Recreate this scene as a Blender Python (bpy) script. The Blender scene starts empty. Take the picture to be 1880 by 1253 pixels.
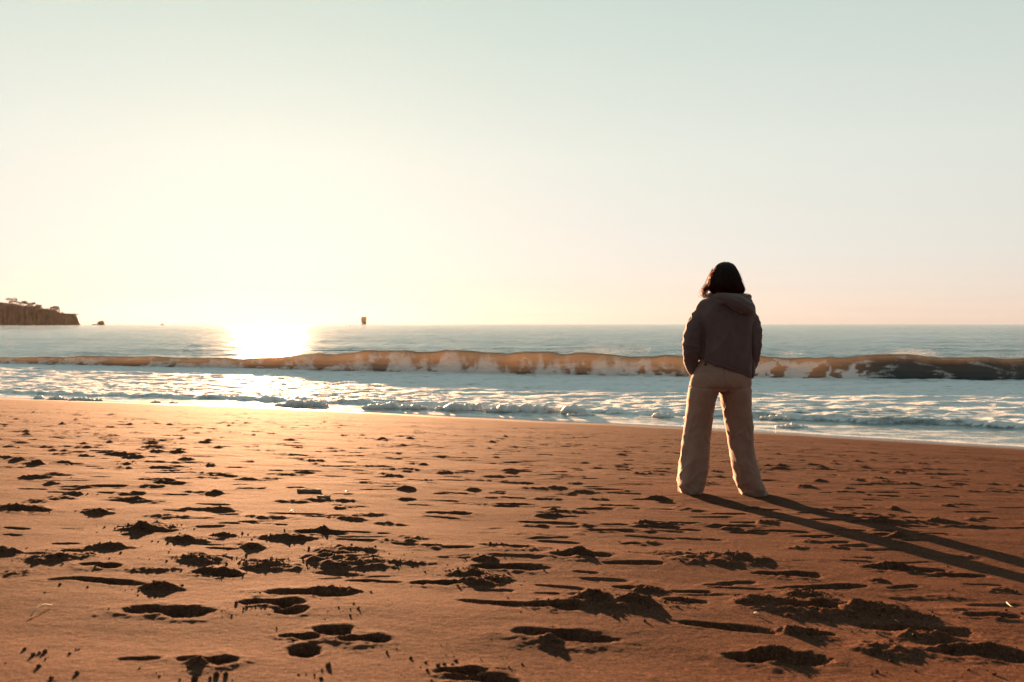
import bpy, bmesh, math, random
import numpy as np
from mathutils import Vector, Matrix, noise as mnoise

random.seed(7)
RNG = np.random.default_rng(11)
scene = bpy.context.scene
COL = scene.collection

# ------------------------------------------------------------------ camera
CAM_Z = 2.36
LENS = 28.0
F = LENS / 36.0 * 1880.0
PITCH = math.atan(31.5 / F)
cam_d = bpy.data.cameras.new('camera')
cam_d.lens = LENS
cam_d.sensor_width = 36.0
cam_d.clip_start = 0.05
cam_d.clip_end = 60000.0
cam_d.dof.use_dof = True
cam_d.dof.focus_distance = 5.4
cam_d.dof.aperture_fstop = 4.0
cam = bpy.data.objects.new('camera', cam_d)
cam.location = (0, 0, CAM_Z)
cam.rotation_euler = (math.pi / 2 - PITCH, 0, 0)
COL.objects.link(cam)
scene.camera = cam

# ------------------------------------------------------------------ light
SUN_AZ = math.atan(450.0 / F)          # to the left of the view axis
SUN_EL = math.radians(5.0)
SUN_DIR = Vector((-math.sin(SUN_AZ) * math.cos(SUN_EL), math.cos(SUN_AZ) * math.cos(SUN_EL), math.sin(SUN_EL)))
SUN_STRENGTH = 5.0
SKY_STRENGTH = 0.13
EXPOSURE = 2.75
SKY_TINT = [(0.0, (0.95, 0.775, 0.70)), (0.08, (0.87, 0.82, 0.765)), (0.20, (0.84, 0.845, 0.765)), (0.36, (0.69, 0.765, 0.685)), (1.0, (0.27, 0.37, 0.36))]

sun_d = bpy.data.lights.new('sun', 'SUN')
sun_d.energy = SUN_STRENGTH
sun_d.angle = math.radians(0.55)
sun_d.color = (1.0, 0.52, 0.26)
sun = bpy.data.objects.new('sun', sun_d)
sun.rotation_euler = SUN_DIR.to_track_quat('Z', 'Y').to_euler()
sun.location = (-20, 60, 30)
COL.objects.link(sun)

world = bpy.data.worlds.new('World')
scene.world = world
world.use_nodes = True
wn, wl = world.node_tree.nodes, world.node_tree.links
wn.clear()
w_out = wn.new('ShaderNodeOutputWorld')
w_bg = wn.new('ShaderNodeBackground')
w_bg.inputs['Strength'].default_value = SKY_STRENGTH
sky = wn.new('ShaderNodeTexSky')
sky.sky_type = 'NISHITA'
sky.sun_disc = False
sky.sun_elevation = SUN_EL
sky.sun_rotation = -SUN_AZ
sky.altitude = 0.0
sky.air_density = 1.0
sky.dust_density = 1.2
sky.ozone_density = 2.0
# the same sky with its range compressed, as film would hold it, and a warm horizon under a teal zenith
w_gam = wn.new('ShaderNodeGamma'); w_gam.inputs[1].default_value = 0.105
wl.new(sky.outputs[0], w_gam.inputs[0])
w_tc = wn.new('ShaderNodeTexCoord')
w_sep = wn.new('ShaderNodeSeparateXYZ'); wl.new(w_tc.outputs['Generated'], w_sep.inputs[0])
w_ramp = wn.new('ShaderNodeValToRGB')
for _ in range(3): w_ramp.color_ramp.elements.new(0.5)
for e, (p, c) in zip(w_ramp.color_ramp.elements, SKY_TINT):
    e.position = p; e.color = (*c, 1)
wl.new(w_sep.outputs['Z'], w_ramp.inputs[0])
w_mul = wn.new('ShaderNodeMix'); w_mul.data_type = 'RGBA'; w_mul.blend_type = 'MULTIPLY'; w_mul.inputs[0].default_value = 1.0
wl.new(w_gam.outputs[0], w_mul.inputs[6]); wl.new(w_ramp.outputs[0], w_mul.inputs[7])
# brighter towards the sun, falling off evenly to the opposite side
w_dot = wn.new('ShaderNodeVectorMath'); w_dot.operation = 'DOT_PRODUCT'; w_dot.inputs[1].default_value = SUN_DIR
wl.new(w_tc.outputs['Generated'], w_dot.inputs[0])
w_fall = wn.new('ShaderNodeMapRange'); w_fall.inputs['From Min'].default_value = -1.0; w_fall.inputs['To Min'].default_value = 0.42; w_fall.inputs['To Max'].default_value = 1.0
w_fall.interpolation_type = 'SMOOTHSTEP'
wl.new(w_dot.outputs['Value'], w_fall.inputs[0])
w_sc = wn.new('ShaderNodeVectorMath'); w_sc.operation = 'SCALE'
wl.new(w_mul.outputs[2], w_sc.inputs[0]); wl.new(w_fall.outputs[0], w_sc.inputs['Scale'])
# faint cloud streaks low over the sea
w_mp = wn.new('ShaderNodeMapping'); w_mp.inputs['Scale'].default_value = (2.2, 2.2, 75.0); wl.new(w_tc.outputs['Generated'], w_mp.inputs[0])
w_nz = wn.new('ShaderNodeTexNoise'); w_nz.inputs['Scale'].default_value = 1.6; w_nz.inputs['Detail'].default_value = 5.0; wl.new(w_mp.outputs[0], w_nz.inputs['Vector'])
w_st = wn.new('ShaderNodeMapRange'); w_st.inputs['From Min'].default_value = 0.5; w_st.inputs['From Max'].default_value = 0.72; w_st.inputs['To Max'].default_value = 0.09
wl.new(w_nz.outputs[0], w_st.inputs[0])
w_low = wn.new('ShaderNodeMapRange'); w_low.inputs['From Min'].default_value = 0.09; w_low.inputs['From Max'].default_value = 0.01; w_low.interpolation_type = 'SMOOTHSTEP'
wl.new(w_sep.outputs['Z'], w_low.inputs[0])
w_m1 = wn.new('ShaderNodeMath'); w_m1.operation = 'MULTIPLY'; wl.new(w_st.outputs[0], w_m1.inputs[0]); wl.new(w_low.outputs[0], w_m1.inputs[1])
w_cl = wn.new('ShaderNodeMix'); w_cl.data_type = 'RGBA'; w_cl.blend_type = 'MULTIPLY'
w_cl.inputs[7].default_value = (0.62, 0.45, 0.45, 1)
wl.new(w_m1.outputs[0], w_cl.inputs[0]); wl.new(w_sc.outputs[0], w_cl.inputs[6])
wl.new(w_cl.outputs[2], w_bg.inputs[0])
wl.new(w_bg.outputs[0], w_out.inputs[0])

vs = scene.view_settings
vs.view_transform = 'Standard'
vs.look = 'None'
vs.exposure = EXPOSURE
vs.gamma = 1.0
vs.use_curve_mapping = False
scene.cycles.use_denoising = True
scene.cycles.max_bounces = 8
scene.cycles.sample_clamp_indirect = 6.0

# ------------------------------------------------------------------ helpers
def tag(o, label=None, cat=None, group=None, kind=None):
    if label: o['label'] = label
    if cat: o['category'] = cat
    if group: o['group'] = group
    if kind: o['kind'] = kind
    return o

def link(name, me, mat=None, parent=None, smooth=True):
    o = bpy.data.objects.new(name, me)
    COL.objects.link(o)
    if mat is not None and len(me.materials) == 0:
        me.materials.append(mat)
    if smooth and len(me.polygons):
        me.polygons.foreach_set('use_smooth', np.ones(len(me.polygons), dtype=bool))
    if parent is not None:
        o.parent = parent
    return o

def empty(name, loc=(0, 0, 0), rz=0.0):
    o = bpy.data.objects.new(name, None)
    o.empty_display_size = 0.1
    o.location = loc
    o.rotation_euler = (0, 0, rz)
    COL.objects.link(o)
    return o

def mesh_from(name, verts, faces):
    me = bpy.data.meshes.new(name)
    me.from_pydata([tuple(v) for v in verts], [], [tuple(f) for f in faces])
    me.update()
    return me

def grid_mesh(name, X, Y, Z, attrs=None):
    """quad grid from 2-D arrays (rows, cols)"""
    R, C = X.shape
    me = bpy.data.meshes.new(name)
    co = np.stack([X, Y, Z], -1).reshape(-1, 3).astype(np.float32)
    idx = np.arange(R * C).reshape(R, C)
    q = np.stack([idx[:-1, :-1], idx[:-1, 1:], idx[1:, 1:], idx[1:, :-1]], -1).reshape(-1)
    nf = len(q) // 4
    me.vertices.add(len(co)); me.vertices.foreach_set('co', co.ravel())
    me.loops.add(len(q)); me.loops.foreach_set('vertex_index', q.astype(np.int32))
    me.polygons.add(nf)
    me.polygons.foreach_set('loop_start', np.arange(0, nf * 4, 4, dtype=np.int32))
    me.update(calc_edges=True)
    for k, a in (attrs or {}).items():
        at = me.attributes.new(k, 'FLOAT', 'POINT')
        at.data.foreach_set('value', a.astype(np.float32).ravel())
    return me

def perlin(x, y, seed=0):
    r = np.random.default_rng(seed)
    p = r.permutation(512)
    ang = r.random(512) * 2 * np.pi
    gx, gy = np.cos(ang), np.sin(ang)
    xi = np.floor(x).astype(np.int64); yi = np.floor(y).astype(np.int64)
    xf = x - xi; yf = y - yi
    u = xf * xf * xf * (xf * (xf * 6 - 15) + 10); v = yf * yf * yf * (yf * (yf * 6 - 15) + 10)
    def g(ix, iy, fx, fy):
        h = p[(p[ix & 511] + iy) & 511]
        return gx[h] * fx + gy[h] * fy
    n00 = g(xi, yi, xf, yf); n10 = g(xi + 1, yi, xf - 1, yf)
    n01 = g(xi, yi + 1, xf, yf - 1); n11 = g(xi + 1, yi + 1, xf - 1, yf - 1)
    return (n00 * (1 - u) + n10 * u) * (1 - v) + (n01 * (1 - u) + n11 * u) * v * 1.0

def fbm(x, y, seed=0, octv=4, gain=0.5, lac=2.03):
    s = 0; a = 1.0
    for i in range(octv):
        s = s + a * perlin(x, y, seed + i * 17)
        x = x * lac + 3.7; y = y * lac + 1.9; a *= gain
    return s

def ridged(x, y, seed=0, octv=4, gain=0.55):
    s = 0; a = 1.0
    for i in range(octv):
        s = s + a * (1 - 2.2 * np.abs(perlin(x, y, seed + i * 13)))
        x = x * 2.1 + 5.1; y = y * 2.1 + 2.3; a *= gain
    return s

def sstep(a, b, x):
    t = np.clip((x - a) / (b - a), 0, 1)
    return t * t * (3 - 2 * t)

def smooth_interp(x, xp, fp):
    """linear table, rounded off with a few offset samples, linear outside"""
    xp = np.asarray(xp, float); fp = np.asarray(fp, float)
    def lin(v):
        r = np.interp(v, xp, fp)
        sl = (fp[1] - fp[0]) / (xp[1] - xp[0]); sr = (fp[-1] - fp[-2]) / (xp[-1] - xp[-2])
        return np.where(v < xp[0], fp[0] + sl * (v - xp[0]), np.where(v > xp[-1], fp[-1] + sr * (v - xp[-1]), r))
    w = 2.2
    return sum(lin(x + d * w) for d in (-1, -.5, 0, .5, 1)) / 5.0

# ------------------------------------------------------------------ the lie of the land
def shore_y(x):                      # waterline
    x = np.asarray(x, float)
    return smooth_interp(x, [-16.4, -7.4, 0, 3.9, 6.5, 9.85], [25.6, 23.0, 19.9, 18.45, 17.0, 15.3])

def break_y(x):                      # foot of the breaking wave
    x = np.asarray(x, float)
    return smooth_interp(x, [-30, -8, 1.5, 10.6, 17, 24], [46.5, 39.2, 36.3, 33.8, 32.9, 32.4])

SLOPE = 0.0836
def beach_z(x, y):
    return SLOPE * (shore_y(x) - y)

def px_ground(px, py):
    a = (px - 940.0) / F; b = -(py - 626.5) / F
    c, s = math.cos(PITCH), math.sin(PITCH)
    d = np.array([a, c + b * s, -s + b * c])
    t = 3.0
    for _ in range(60):
        x, y, z = d[0] * t, d[1] * t, CAM_Z + d[2] * t
        g = float(beach_z(x, y))
        t += (z - g) / max(0.02, (-d[2] / d[1] - SLOPE * 0.9)) * 0.5
    return d[0] * t, d[1] * t

# ------------------------------------------------------------------ materials
def new_mat(name):
    m = bpy.data.materials.new(name)
    m.use_nodes = True
    m.node_tree.nodes.clear()
    return m, m.node_tree.nodes, m.node_tree.links

def mk_noise(n, l, vec, scale, detail=4, rough=0.55, dim='3D'):
    t = n.new('ShaderNodeTexNoise'); t.noise_dimensions = dim
    t.inputs['Scale'].default_value = scale; t.inputs['Detail'].default_value = detail
    t.inputs['Roughness'].default_value = rough
    if vec is not None: l.new(vec, t.inputs['Vector'])
    return t

def mk_ramp(n, l, fac, stops):
    r = n.new('ShaderNodeValToRGB')
    while len(r.color_ramp.elements) < len(stops): r.color_ramp.elements.new(0.5)
    for e, (p, c) in zip(r.color_ramp.elements, stops):
        e.position = p; e.color = (*c, 1) if len(c) == 3 else c
    l.new(fac, r.inputs[0])
    return r

def mk_math(n, l, op, a, b=None, clamp=False):
    m = n.new('ShaderNodeMath'); m.operation = op; m.use_clamp = clamp
    for i, v in enumerate((a, b)):
        if v is None: continue
        if isinstance(v, (int, float)): m.inputs[i].default_value = v
        else: l.new(v, m.inputs[i])
    return m.outputs[0]

def mk_bump(n, l, height, strength, dist, normal=None):
    b = n.new('ShaderNodeBump'); b.inputs['Strength'].default_value = strength
    b.inputs['Distance'].default_value = dist
    l.new(height, b.inputs['Height'])
    if normal is not None: l.new(normal, b.inputs['Normal'])
    return b.outputs[0]

def mk_mixc(n, l, fac, a, b, blend='MIX'):
    m = n.new('ShaderNodeMix'); m.data_type = 'RGBA'; m.blend_type = blend
    if isinstance(fac, (int, float)): m.inputs[0].default_value = fac
    else: l.new(fac, m.inputs[0])
    for i, v in ((6, a), (7, b)):
        if isinstance(v, tuple): m.inputs[i].default_value = (*v, 1)
        else: l.new(v, m.inputs[i])
    return m.outputs[2]

def mk_attr(n, name):
    a = n.new('ShaderNodeAttribute'); a.attribute_name = name
    return a.outputs['Fac']

def sand_material():
    m, n, l = new_mat('sand')
    out = n.new('ShaderNodeOutputMaterial'); p = n.new('ShaderNodeBsdfPrincipled')
    tc = n.new('ShaderNodeTexCoord').outputs['Object']
    big = mk_noise(n, l, tc, 1.3, 5, 0.6); grain = mk_noise(n, l, tc, 300, 2, 0.75); mid = mk_noise(n, l, tc, 26, 5, 0.65)
    spk = mk_noise(n, l, tc, 900, 1, 0.5)
    base = mk_ramp(n, l, big.outputs[0], [(0.3, (0.076, 0.037, 0.0225)), (0.7, (0.103, 0.051, 0.032))])
    g = mk_ramp(n, l, grain.outputs[0], [(0.34, (0.25, 0.25, 0.28)), (0.5, (0.9, 0.9, 0.9)), (0.66, (1.9, 1.85, 1.8))])
    c1 = mk_mixc(n, l, 0.85, base.outputs[0], g.outputs[0], 'MULTIPLY')
    md = mk_ramp(n, l, mid.outputs[0], [(0.3, (0.75, 0.75, 0.76)), (0.7, (1.12, 1.1, 1.08))])
    c2 = mk_mixc(n, l, 0.8, c1, md.outputs[0], 'MULTIPLY')
    sp2 = mk_noise(n, l, tc, 95, 4, 0.85)
    s2 = mk_ramp(n, l, sp2.outputs[0], [(0.36, (0.35, 0.35, 0.38)), (0.5, (0.92, 0.92, 0.92)), (0.62, (1.5, 1.45, 1.4)), (0.70, (2.6, 2.5, 2.4))])
    c2 = mk_mixc(n, l, 0.75, c2, s2.outputs[0], 'MULTIPLY')
    wet = mk_attr(n, 'wet')
    c3 = mk_mixc(n, l, wet, c2, (0.034, 0.019, 0.013))
    l.new(c3, p.inputs['Base Color'])
    ro = mk_math(n, l, 'SUBTRACT', 0.93, mk_math(n, l, 'MULTIPLY', wet, 0.79))
    l.new(ro, p.inputs['Roughness'])
    l.new(mk_math(n, l, 'ADD', 0.016, mk_math(n, l, 'MULTIPLY', wet, 0.44)), p.inputs['Specular IOR Level'])
    dry = mk_math(n, l, 'SUBTRACT', 1.0, mk_math(n, l, 'MULTIPLY', wet, 0.9))
    h = mk_math(n, l, 'ADD', mk_math(n, l, 'ADD', mk_math(n, l, 'MULTIPLY', mid.outputs[0], 0.9), mk_math(n, l, 'MULTIPLY', sp2.outputs[0], 0.9)), mk_math(n, l, 'MULTIPLY', grain.outputs[0], 1.0))
    b = n.new('ShaderNodeBump'); b.inputs['Distance'].default_value = 0.004
    l.new(mk_math(n, l, 'MULTIPLY', dry, 0.55), b.inputs['Strength']); l.new(h, b.inputs['Height'])
    l.new(b.outputs[0], p.inputs['Normal'])
    l.new(p.outputs[0], out.inputs[0])
    return m

def water_material():
    m, n, l = new_mat('sea_water')
    out = n.new('ShaderNodeOutputMaterial')
    tc = n.new('ShaderNodeTexCoord').outputs['Object']
    mp = n.new('ShaderNodeMapping'); mp.inputs['Scale'].default_value = (0.13, 1.0, 1.0); l.new(tc, mp.inputs[0])
    st = mp.outputs[0]
    n1 = mk_noise(n, l, st, 1.1, 6, 0.62); n2 = mk_noise(n, l, st, 7.0, 5, 0.6); n0 = mk_noise(n, l, st, 0.22, 3, 0.5)
    h = mk_math(n, l, 'ADD', mk_math(n, l, 'MULTIPLY', n1.outputs[0], 0.28), mk_math(n, l, 'MULTIPLY', n2.outputs[0], 0.09))
    h = mk_math(n, l, 'ADD', h, mk_math(n, l, 'MULTIPLY', n0.outputs[0], 0.6))
    calm = mk_attr(n, 'calm')
    bw = n.new('ShaderNodeBump'); bw.inputs['Distance'].default_value = 1.0
    mg = n.new('ShaderNodeMapping'); mg.inputs['Scale'].default_value = (0.02, 0.10, 1.0); l.new(tc, mg.inputs[0])
    gust = mk_noise(n, l, mg.outputs[0], 1.0, 4, 0.6)
    gs = mk_math(n, l, 'ADD', 0.25, mk_math(n, l, 'MULTIPLY', gust.outputs[0], 1.5))
    l.new(mk_math(n, l, 'MULTIPLY', gs, mk_math(n, l, 'SUBTRACT', 0.62, mk_math(n, l, 'MULTIPLY', calm, 0.50))), bw.inputs['Strength']); l.new(h, bw.inputs['Height'])
    wd = n.new('ShaderNodeBsdfDiffuse'); wd.inputs['Color'].default_value = (0.028, 0.054, 0.062, 1); l.new(bw.outputs[0], wd.inputs['Normal'])
    wg = n.new('ShaderNodeBsdfGlossy'); wg.inputs['Roughness'].default_value = 0.07; l.new(bw.outputs[0], wg.inputs['Normal'])
    wg.inputs['Color'].default_value = (0.86, 1.0, 1.0, 1)
    fr = n.new('ShaderNodeFresnel'); fr.inputs['IOR'].default_value = 1.333; l.new(bw.outputs[0], fr.inputs['Normal'])
    water = n.new('ShaderNodeMixShader')
    shel = mk_math(n, l, 'ADD', 1.0, mk_math(n, l, 'MULTIPLY', calm, -0.05))       # facets hide one another at grazing angles
    wg2 = n.new('ShaderNodeBsdfGlossy'); wg2.inputs['Roughness'].default_value = 0.45; l.new(bw.outputs[0], wg2.inputs['Normal'])
    wgm = n.new('ShaderNodeMixShader'); wgm.inputs[0].default_value = 0.16; l.new(wg.outputs[0], wgm.inputs[1]); l.new(wg2.outputs[0], wgm.inputs[2])
    l.new(mk_math(n, l, 'MULTIPLY', fr.outputs[0], shel, True), water.inputs[0]); l.new(wd.outputs[0], water.inputs[1]); l.new(wgm.outputs[0], water.inputs[2])
    # light that has come through the thin upper part of a wave
    tr = n.new('ShaderNodeBsdfTranslucent'); tr.inputs['Color'].default_value = (0.75, 0.60, 0.45, 1)
    thin = mk_attr(n, 'thin')
    mixt = n.new('ShaderNodeMixShader'); l.new(thin, mixt.inputs[0]); l.new(water.outputs[0], mixt.inputs[1]); l.new(tr.outputs[0], mixt.inputs[2])
    # foam
    foam = n.new('ShaderNodeBsdfPrincipled')
    foam.inputs['Base Color'].default_value = (0.82, 0.87, 0.88, 1)
    foam.inputs['Roughness'].default_value = 0.65; foam.inputs['Specular IOR Level'].default_value = 0.25
    foam.inputs['Subsurface Weight'].default_value = 0.0
    mf = n.new('ShaderNodeMapping'); mf.inputs['Scale'].default_value = (0.6, 1.0, 1.0); l.new(tc, mf.inputs[0])
    f1 = mk_noise(n, l, mf.outputs[0], 2.6, 7, 0.68); f2 = mk_noise(n, l, tc, 14.0, 5, 0.7)
    vor = n.new('ShaderNodeTexVoronoi'); vor.feature = 'DISTANCE_TO_EDGE'; vor.inputs['Scale'].default_value = 3.2
    wob = mk_mixc(n, l, 0.25, mf.outputs[0], f1.outputs['Color'], 'ADD'); l.new(wob, vor.inputs['Vector'])
    fb = n.new('ShaderNodeBump'); fb.inputs['Distance'].default_value = 0.12; fb.inputs['Strength'].default_value = 0.8
    l.new(mk_math(n, l, 'ADD', f1.outputs[0], mk_math(n, l, 'MULTIPLY', f2.outputs[0], 0.45)), fb.inputs['Height'])
    l.new(fb.outputs[0], foam.inputs['Normal'])
    fa = mk_attr(n, 'foam')
    # the lace: foam amount against a broken-up threshold
    def spread(v, lo, hi):
        q = n.new('ShaderNodeMapRange'); q.inputs['From Min'].default_value = lo; q.inputs['From Max'].default_value = hi
        l.new(v, q.inputs[0]); return q.outputs[0]
    thr = mk_math(n, l, 'ADD', mk_math(n, l, 'MULTIPLY', spread(f1.outputs[0], 0.3, 0.7), 0.55), mk_math(n, l, 'MULTIPLY', spread(f2.outputs[0], 0.3, 0.7), 0.25))
    thr = mk_math(n, l, 'ADD', thr, mk_math(n, l, 'MULTIPLY', spread(vor.outputs['Distance'], 0.0, 0.5), 0.25))
    lace = mk_math(n, l, 'SUBTRACT', mk_math(n, l, 'MULTIPLY', fa, 1.45), thr)
    mr = n.new('ShaderNodeMapRange'); mr.interpolation_type = 'SMOOTHSTEP'
    mr.inputs['From Min'].default_value = -0.30; mr.inputs['From Max'].default_value = 0.55
    l.new(lace, mr.inputs[0])
    gate = mr.outputs[0]
    mix = n.new('ShaderNodeMixShader'); l.new(gate, mix.inputs[0]); l.new(mixt.outputs[0], mix.inputs[1])
    ftr = n.new('ShaderNodeBsdfTranslucent'); ftr.inputs['Color'].default_value = (0.8, 0.72, 0.66, 1)
    fmx = n.new('ShaderNodeMixShader'); l.new(mk_math(n, l, 'MULTIPLY', thin, 0.85), fmx.inputs[0]); l.new(foam.outputs[0], fmx.inputs[1]); l.new(ftr.outputs[0], fmx.inputs[2])
    l.new(fmx.outputs[0], mix.inputs[2])
    l.new(mix.outputs[0], out.inputs[0])
    return m

def foam_material():
    m, n, l = new_mat('foam')
    out = n.new('ShaderNodeOutputMaterial'); p = n.new('ShaderNodeBsdfPrincipled')
    tc = n.new('ShaderNodeTexCoord').outputs['Object']
    a = mk_noise(n, l, tc, 30, 5, 0.7)
    c = mk_ramp(n, l, a.outputs[0], [(0.3, (0.62, 0.60, 0.58)), (0.65, (0.82, 0.81, 0.80))])
    l.new(c.outputs[0], p.inputs['Base Color']); p.inputs['Roughness'].default_value = 0.6
    p.inputs['Subsurface Weight'].default_value = 0.5; p.inputs['Subsurface Radius'].default_value = (0.05, 0.04, 0.03)
    l.new(mk_bump(n, l, a.outputs[0], 0.7, 0.02), p.inputs['Normal'])
    l.new(p.outputs[0], out.inputs[0])
    return m

def cloth_material(name, col_a, col_b, weave, sheen=0.35, rough=0.9, fold=0.0):
    m, n, l = new_mat(name)
    out = n.new('ShaderNodeOutputMaterial'); p = n.new('ShaderNodeBsdfPrincipled')
    tc = n.new('ShaderNodeTexCoord').outputs['Object']
    a = mk_noise(n, l, tc, 9, 5, 0.6); w = mk_noise(n, l, tc, weave, 3, 0.7)
    c = mk_ramp(n, l, a.outputs[0], [(0.3, col_a), (0.7, col_b)])
    g = mk_ramp(n, l, w.outputs[0], [(0.3, (0.75, 0.75, 0.75)), (0.7, (1.15, 1.15, 1.15))])
    l.new(mk_mixc(n, l, 0.8, c.outputs[0], g.outputs[0], 'MULTIPLY'), p.inputs['Base Color'])
    p.inputs['Roughness'].default_value = rough
    p.inputs['Sheen Weight'].default_value = sheen; p.inputs['Sheen Roughness'].default_value = 0.45
    p.inputs['Specular IOR Level'].default_value = 0.25
    l.new(mk_bump(n, l, w.outputs[0], 0.4, 0.003), p.inputs['Normal'])
    l.new(p.outputs[0], out.inputs[0])
    return m

def simple_material(name, ca, cb, scale=8, rough=0.6, bump=0.3, dist=0.01, spec=0.5, metallic=0.0):
    m, n, l = new_mat(name)
    out = n.new('ShaderNodeOutputMaterial'); p = n.new('ShaderNodeBsdfPrincipled')
    tc = n.new('ShaderNodeTexCoord').outputs['Object']
    a = mk_noise(n, l, tc, scale, 6, 0.65)
    c = mk_ramp(n, l, a.outputs[0], [(0.3, ca), (0.7, cb)])
    l.new(c.outputs[0], p.inputs['Base Color']); p.inputs['Roughness'].default_value = rough
    p.inputs['Specular IOR Level'].default_value = spec; p.inputs['Metallic'].default_value = metallic
    l.new(mk_bump(n, l, a.outputs[0], bump, dist), p.inputs['Normal'])
    l.new(p.outputs[0], out.inputs[0])
    return m

M_SAND = sand_material()
M_WATER = water_material()
M_FOAM = foam_material()

# ------------------------------------------------------------------ beach
def build_rows():
    near = list(np.linspace(-8, 1.25, 34))
    y = near[-1]; rows = near[:-1]
    while y < 30.0:
        rows.append(y)
        y += 0.0046 * (max(y, 1.5) / 2.0) ** 1.55
    while y < 36: rows.append(y); y += 0.4
    return np.array(rows)

ROWS = build_rows()
NI, NO = 720, 56
u_in = np.linspace(-1, 1, NI)
u_out = np.linspace(0, 1, NO + 1)[1:] ** 1.7
def row_x(y):
    yy = np.maximum(y, 1.0)
    wi = 0.72 * yy + 0.25
    wo = 0.9 * yy + 14.0
    inner = u_in * wi
    right = wi + u_out * wo
    return np.concatenate([-right[::-1], inner, right])
SX = np.stack([row_x(y) for y in ROWS])
SY = np.repeat(ROWS[:, None], SX.shape[1], 1)
SSH = shore_y(SX)
OFF = SSH - SY                         # metres landward of the waterline
SZ = SLOPE * OFF
dryf = sstep(1.2, 4.5, OFF)            # the swash zone is washed flat
WET = 1 - sstep(0.5, 2.3, OFF + 0.5 * fbm(SX * 0.6, SY * 0.6, 5, 3))
H = np.zeros_like(SX)
farf = sstep(3.0, 7.0, SY)
H += dryf * (0.014 * fbm(SX / 1.6, SY / 0.9, 1, 3) + (0.0022 + 0.0030 * farf) * fbm(SX / 0.42, SY / 0.16, 21, 3))
H += dryf * (0.0009 + 0.0014 * farf) * fbm(SX / 0.10, SY / 0.05, 31, 3)
H += dryf * 0.0011 * fbm(SX / 0.022, SY / 0.018, 33, 3) * (1 - sstep(4, 7, SY))
H += (0.25 + 0.75 * dryf) * 0.003 * fbm(SX / 2.4, SY / 0.45, 41, 2)
ROUGH = np.zeros_like(SX)              # where the sand is churned up

def window(x, y, r):
    i0, i1 = np.searchsorted(ROWS, [y - r, y + r])
    if i1 <= i0: return None
    c = np.where((SX[i0:i1] > x - r).any(0) & (SX[i0:i1] < x + r).any(0))[0]
    if len(c) == 0: return None
    return slice(i0, i1), slice(c[0], c[-1] + 1)

CRUMBS = []                             # (x, y, radius of scatter, count, size)

def dent(x, y, length, width, depth, ang, rim=0.25, seed=0, pinch=0.35):
    """a foot-shaped hollow with a soft raised rim"""
    w = window(x, y, length * 0.9 + 0.08)
    if w is None: return
    X, Y = SX[w] - x, SY[w] - y
    ca, sa = math.cos(ang), math.sin(ang)
    wob = 0.22 * fbm(X / 0.07, Y / 0.05, seed, 3, 0.6)
    U = (X * ca + Y * sa) / (length / 2); V = (-X * sa + Y * ca) / (width / 2)
    hw = 1.0 - pinch * np.exp(-((U + 0.15) / 0.32) ** 2) + 0.18 * U
    V2 = V / np.maximum(hw, 0.3)
    d = np.sqrt(np.abs(U) ** 2.4 + V2 ** 2) + wob
    inside = 1 - sstep(0.50, 1.05, d)
    floor = 1 + 0.5 * fbm(X / 0.06, Y / 0.04, seed + 3, 3, 0.6)
    ring = np.exp(-((d - 1.25) / 0.32) ** 2)
    H[w] += -depth * inside * floor + depth * rim * ring * (1 + 0.8 * fbm(X / 0.06, Y / 0.06, seed + 9, 2))

def mound(x, y, lx, ly, h, ang=0.0, seed=0, rough=1.0):
    w = window(x, y, max(lx, ly) * 0.85)
    if w is None: return
    X, Y = SX[w] - x, SY[w] - y
    ca, sa = math.cos(ang), math.sin(ang)
    U = (X * ca + Y * sa) / (lx / 2); V = (-X * sa + Y * ca) / (ly / 2)
    d = np.sqrt(U * U + V * V) + 0.35 * fbm(X / (0.35 * lx), Y / (0.35 * lx), seed, 2)
    m = 1 - sstep(0.15, 1.05, d)
    H[w] += h * (m + rough * m ** 0.6 * (0.30 * ridged(X / 0.05, Y / 0.04, seed + 5, 4, 0.62) - 0.10))
    ROUGH[w] = np.maximum(ROUGH[w], m)

def churn(x, y, lx, ly, h, seed=0):
    """kicked-up lumpy sand"""
    w = window(x, y, max(lx, ly) * 0.7)
    if w is None: return
    X, Y = SX[w] - x, SY[w] - y
    d = np.sqrt((X / (lx / 2)) ** 2 + (Y / (ly / 2)) ** 2) + 0.5 * fbm(X / 0.12, Y / 0.12, seed, 2)
    m = 1 - sstep(0.35, 1.05, d)
    H[w] += h * m * (0.35 * ridged(X / 0.11, Y / 0.08, seed + 2, 4) + 0.35 * fbm(X / 0.05, Y / 0.04, seed + 4, 3))

def span(x0, x1, y):
    a = px_ground(x0, y); b = px_ground(x1, y)
    return (a[0] + b[0]) / 2, (a[1] + b[1]) / 2, abs(b[0] - a[0])

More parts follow.
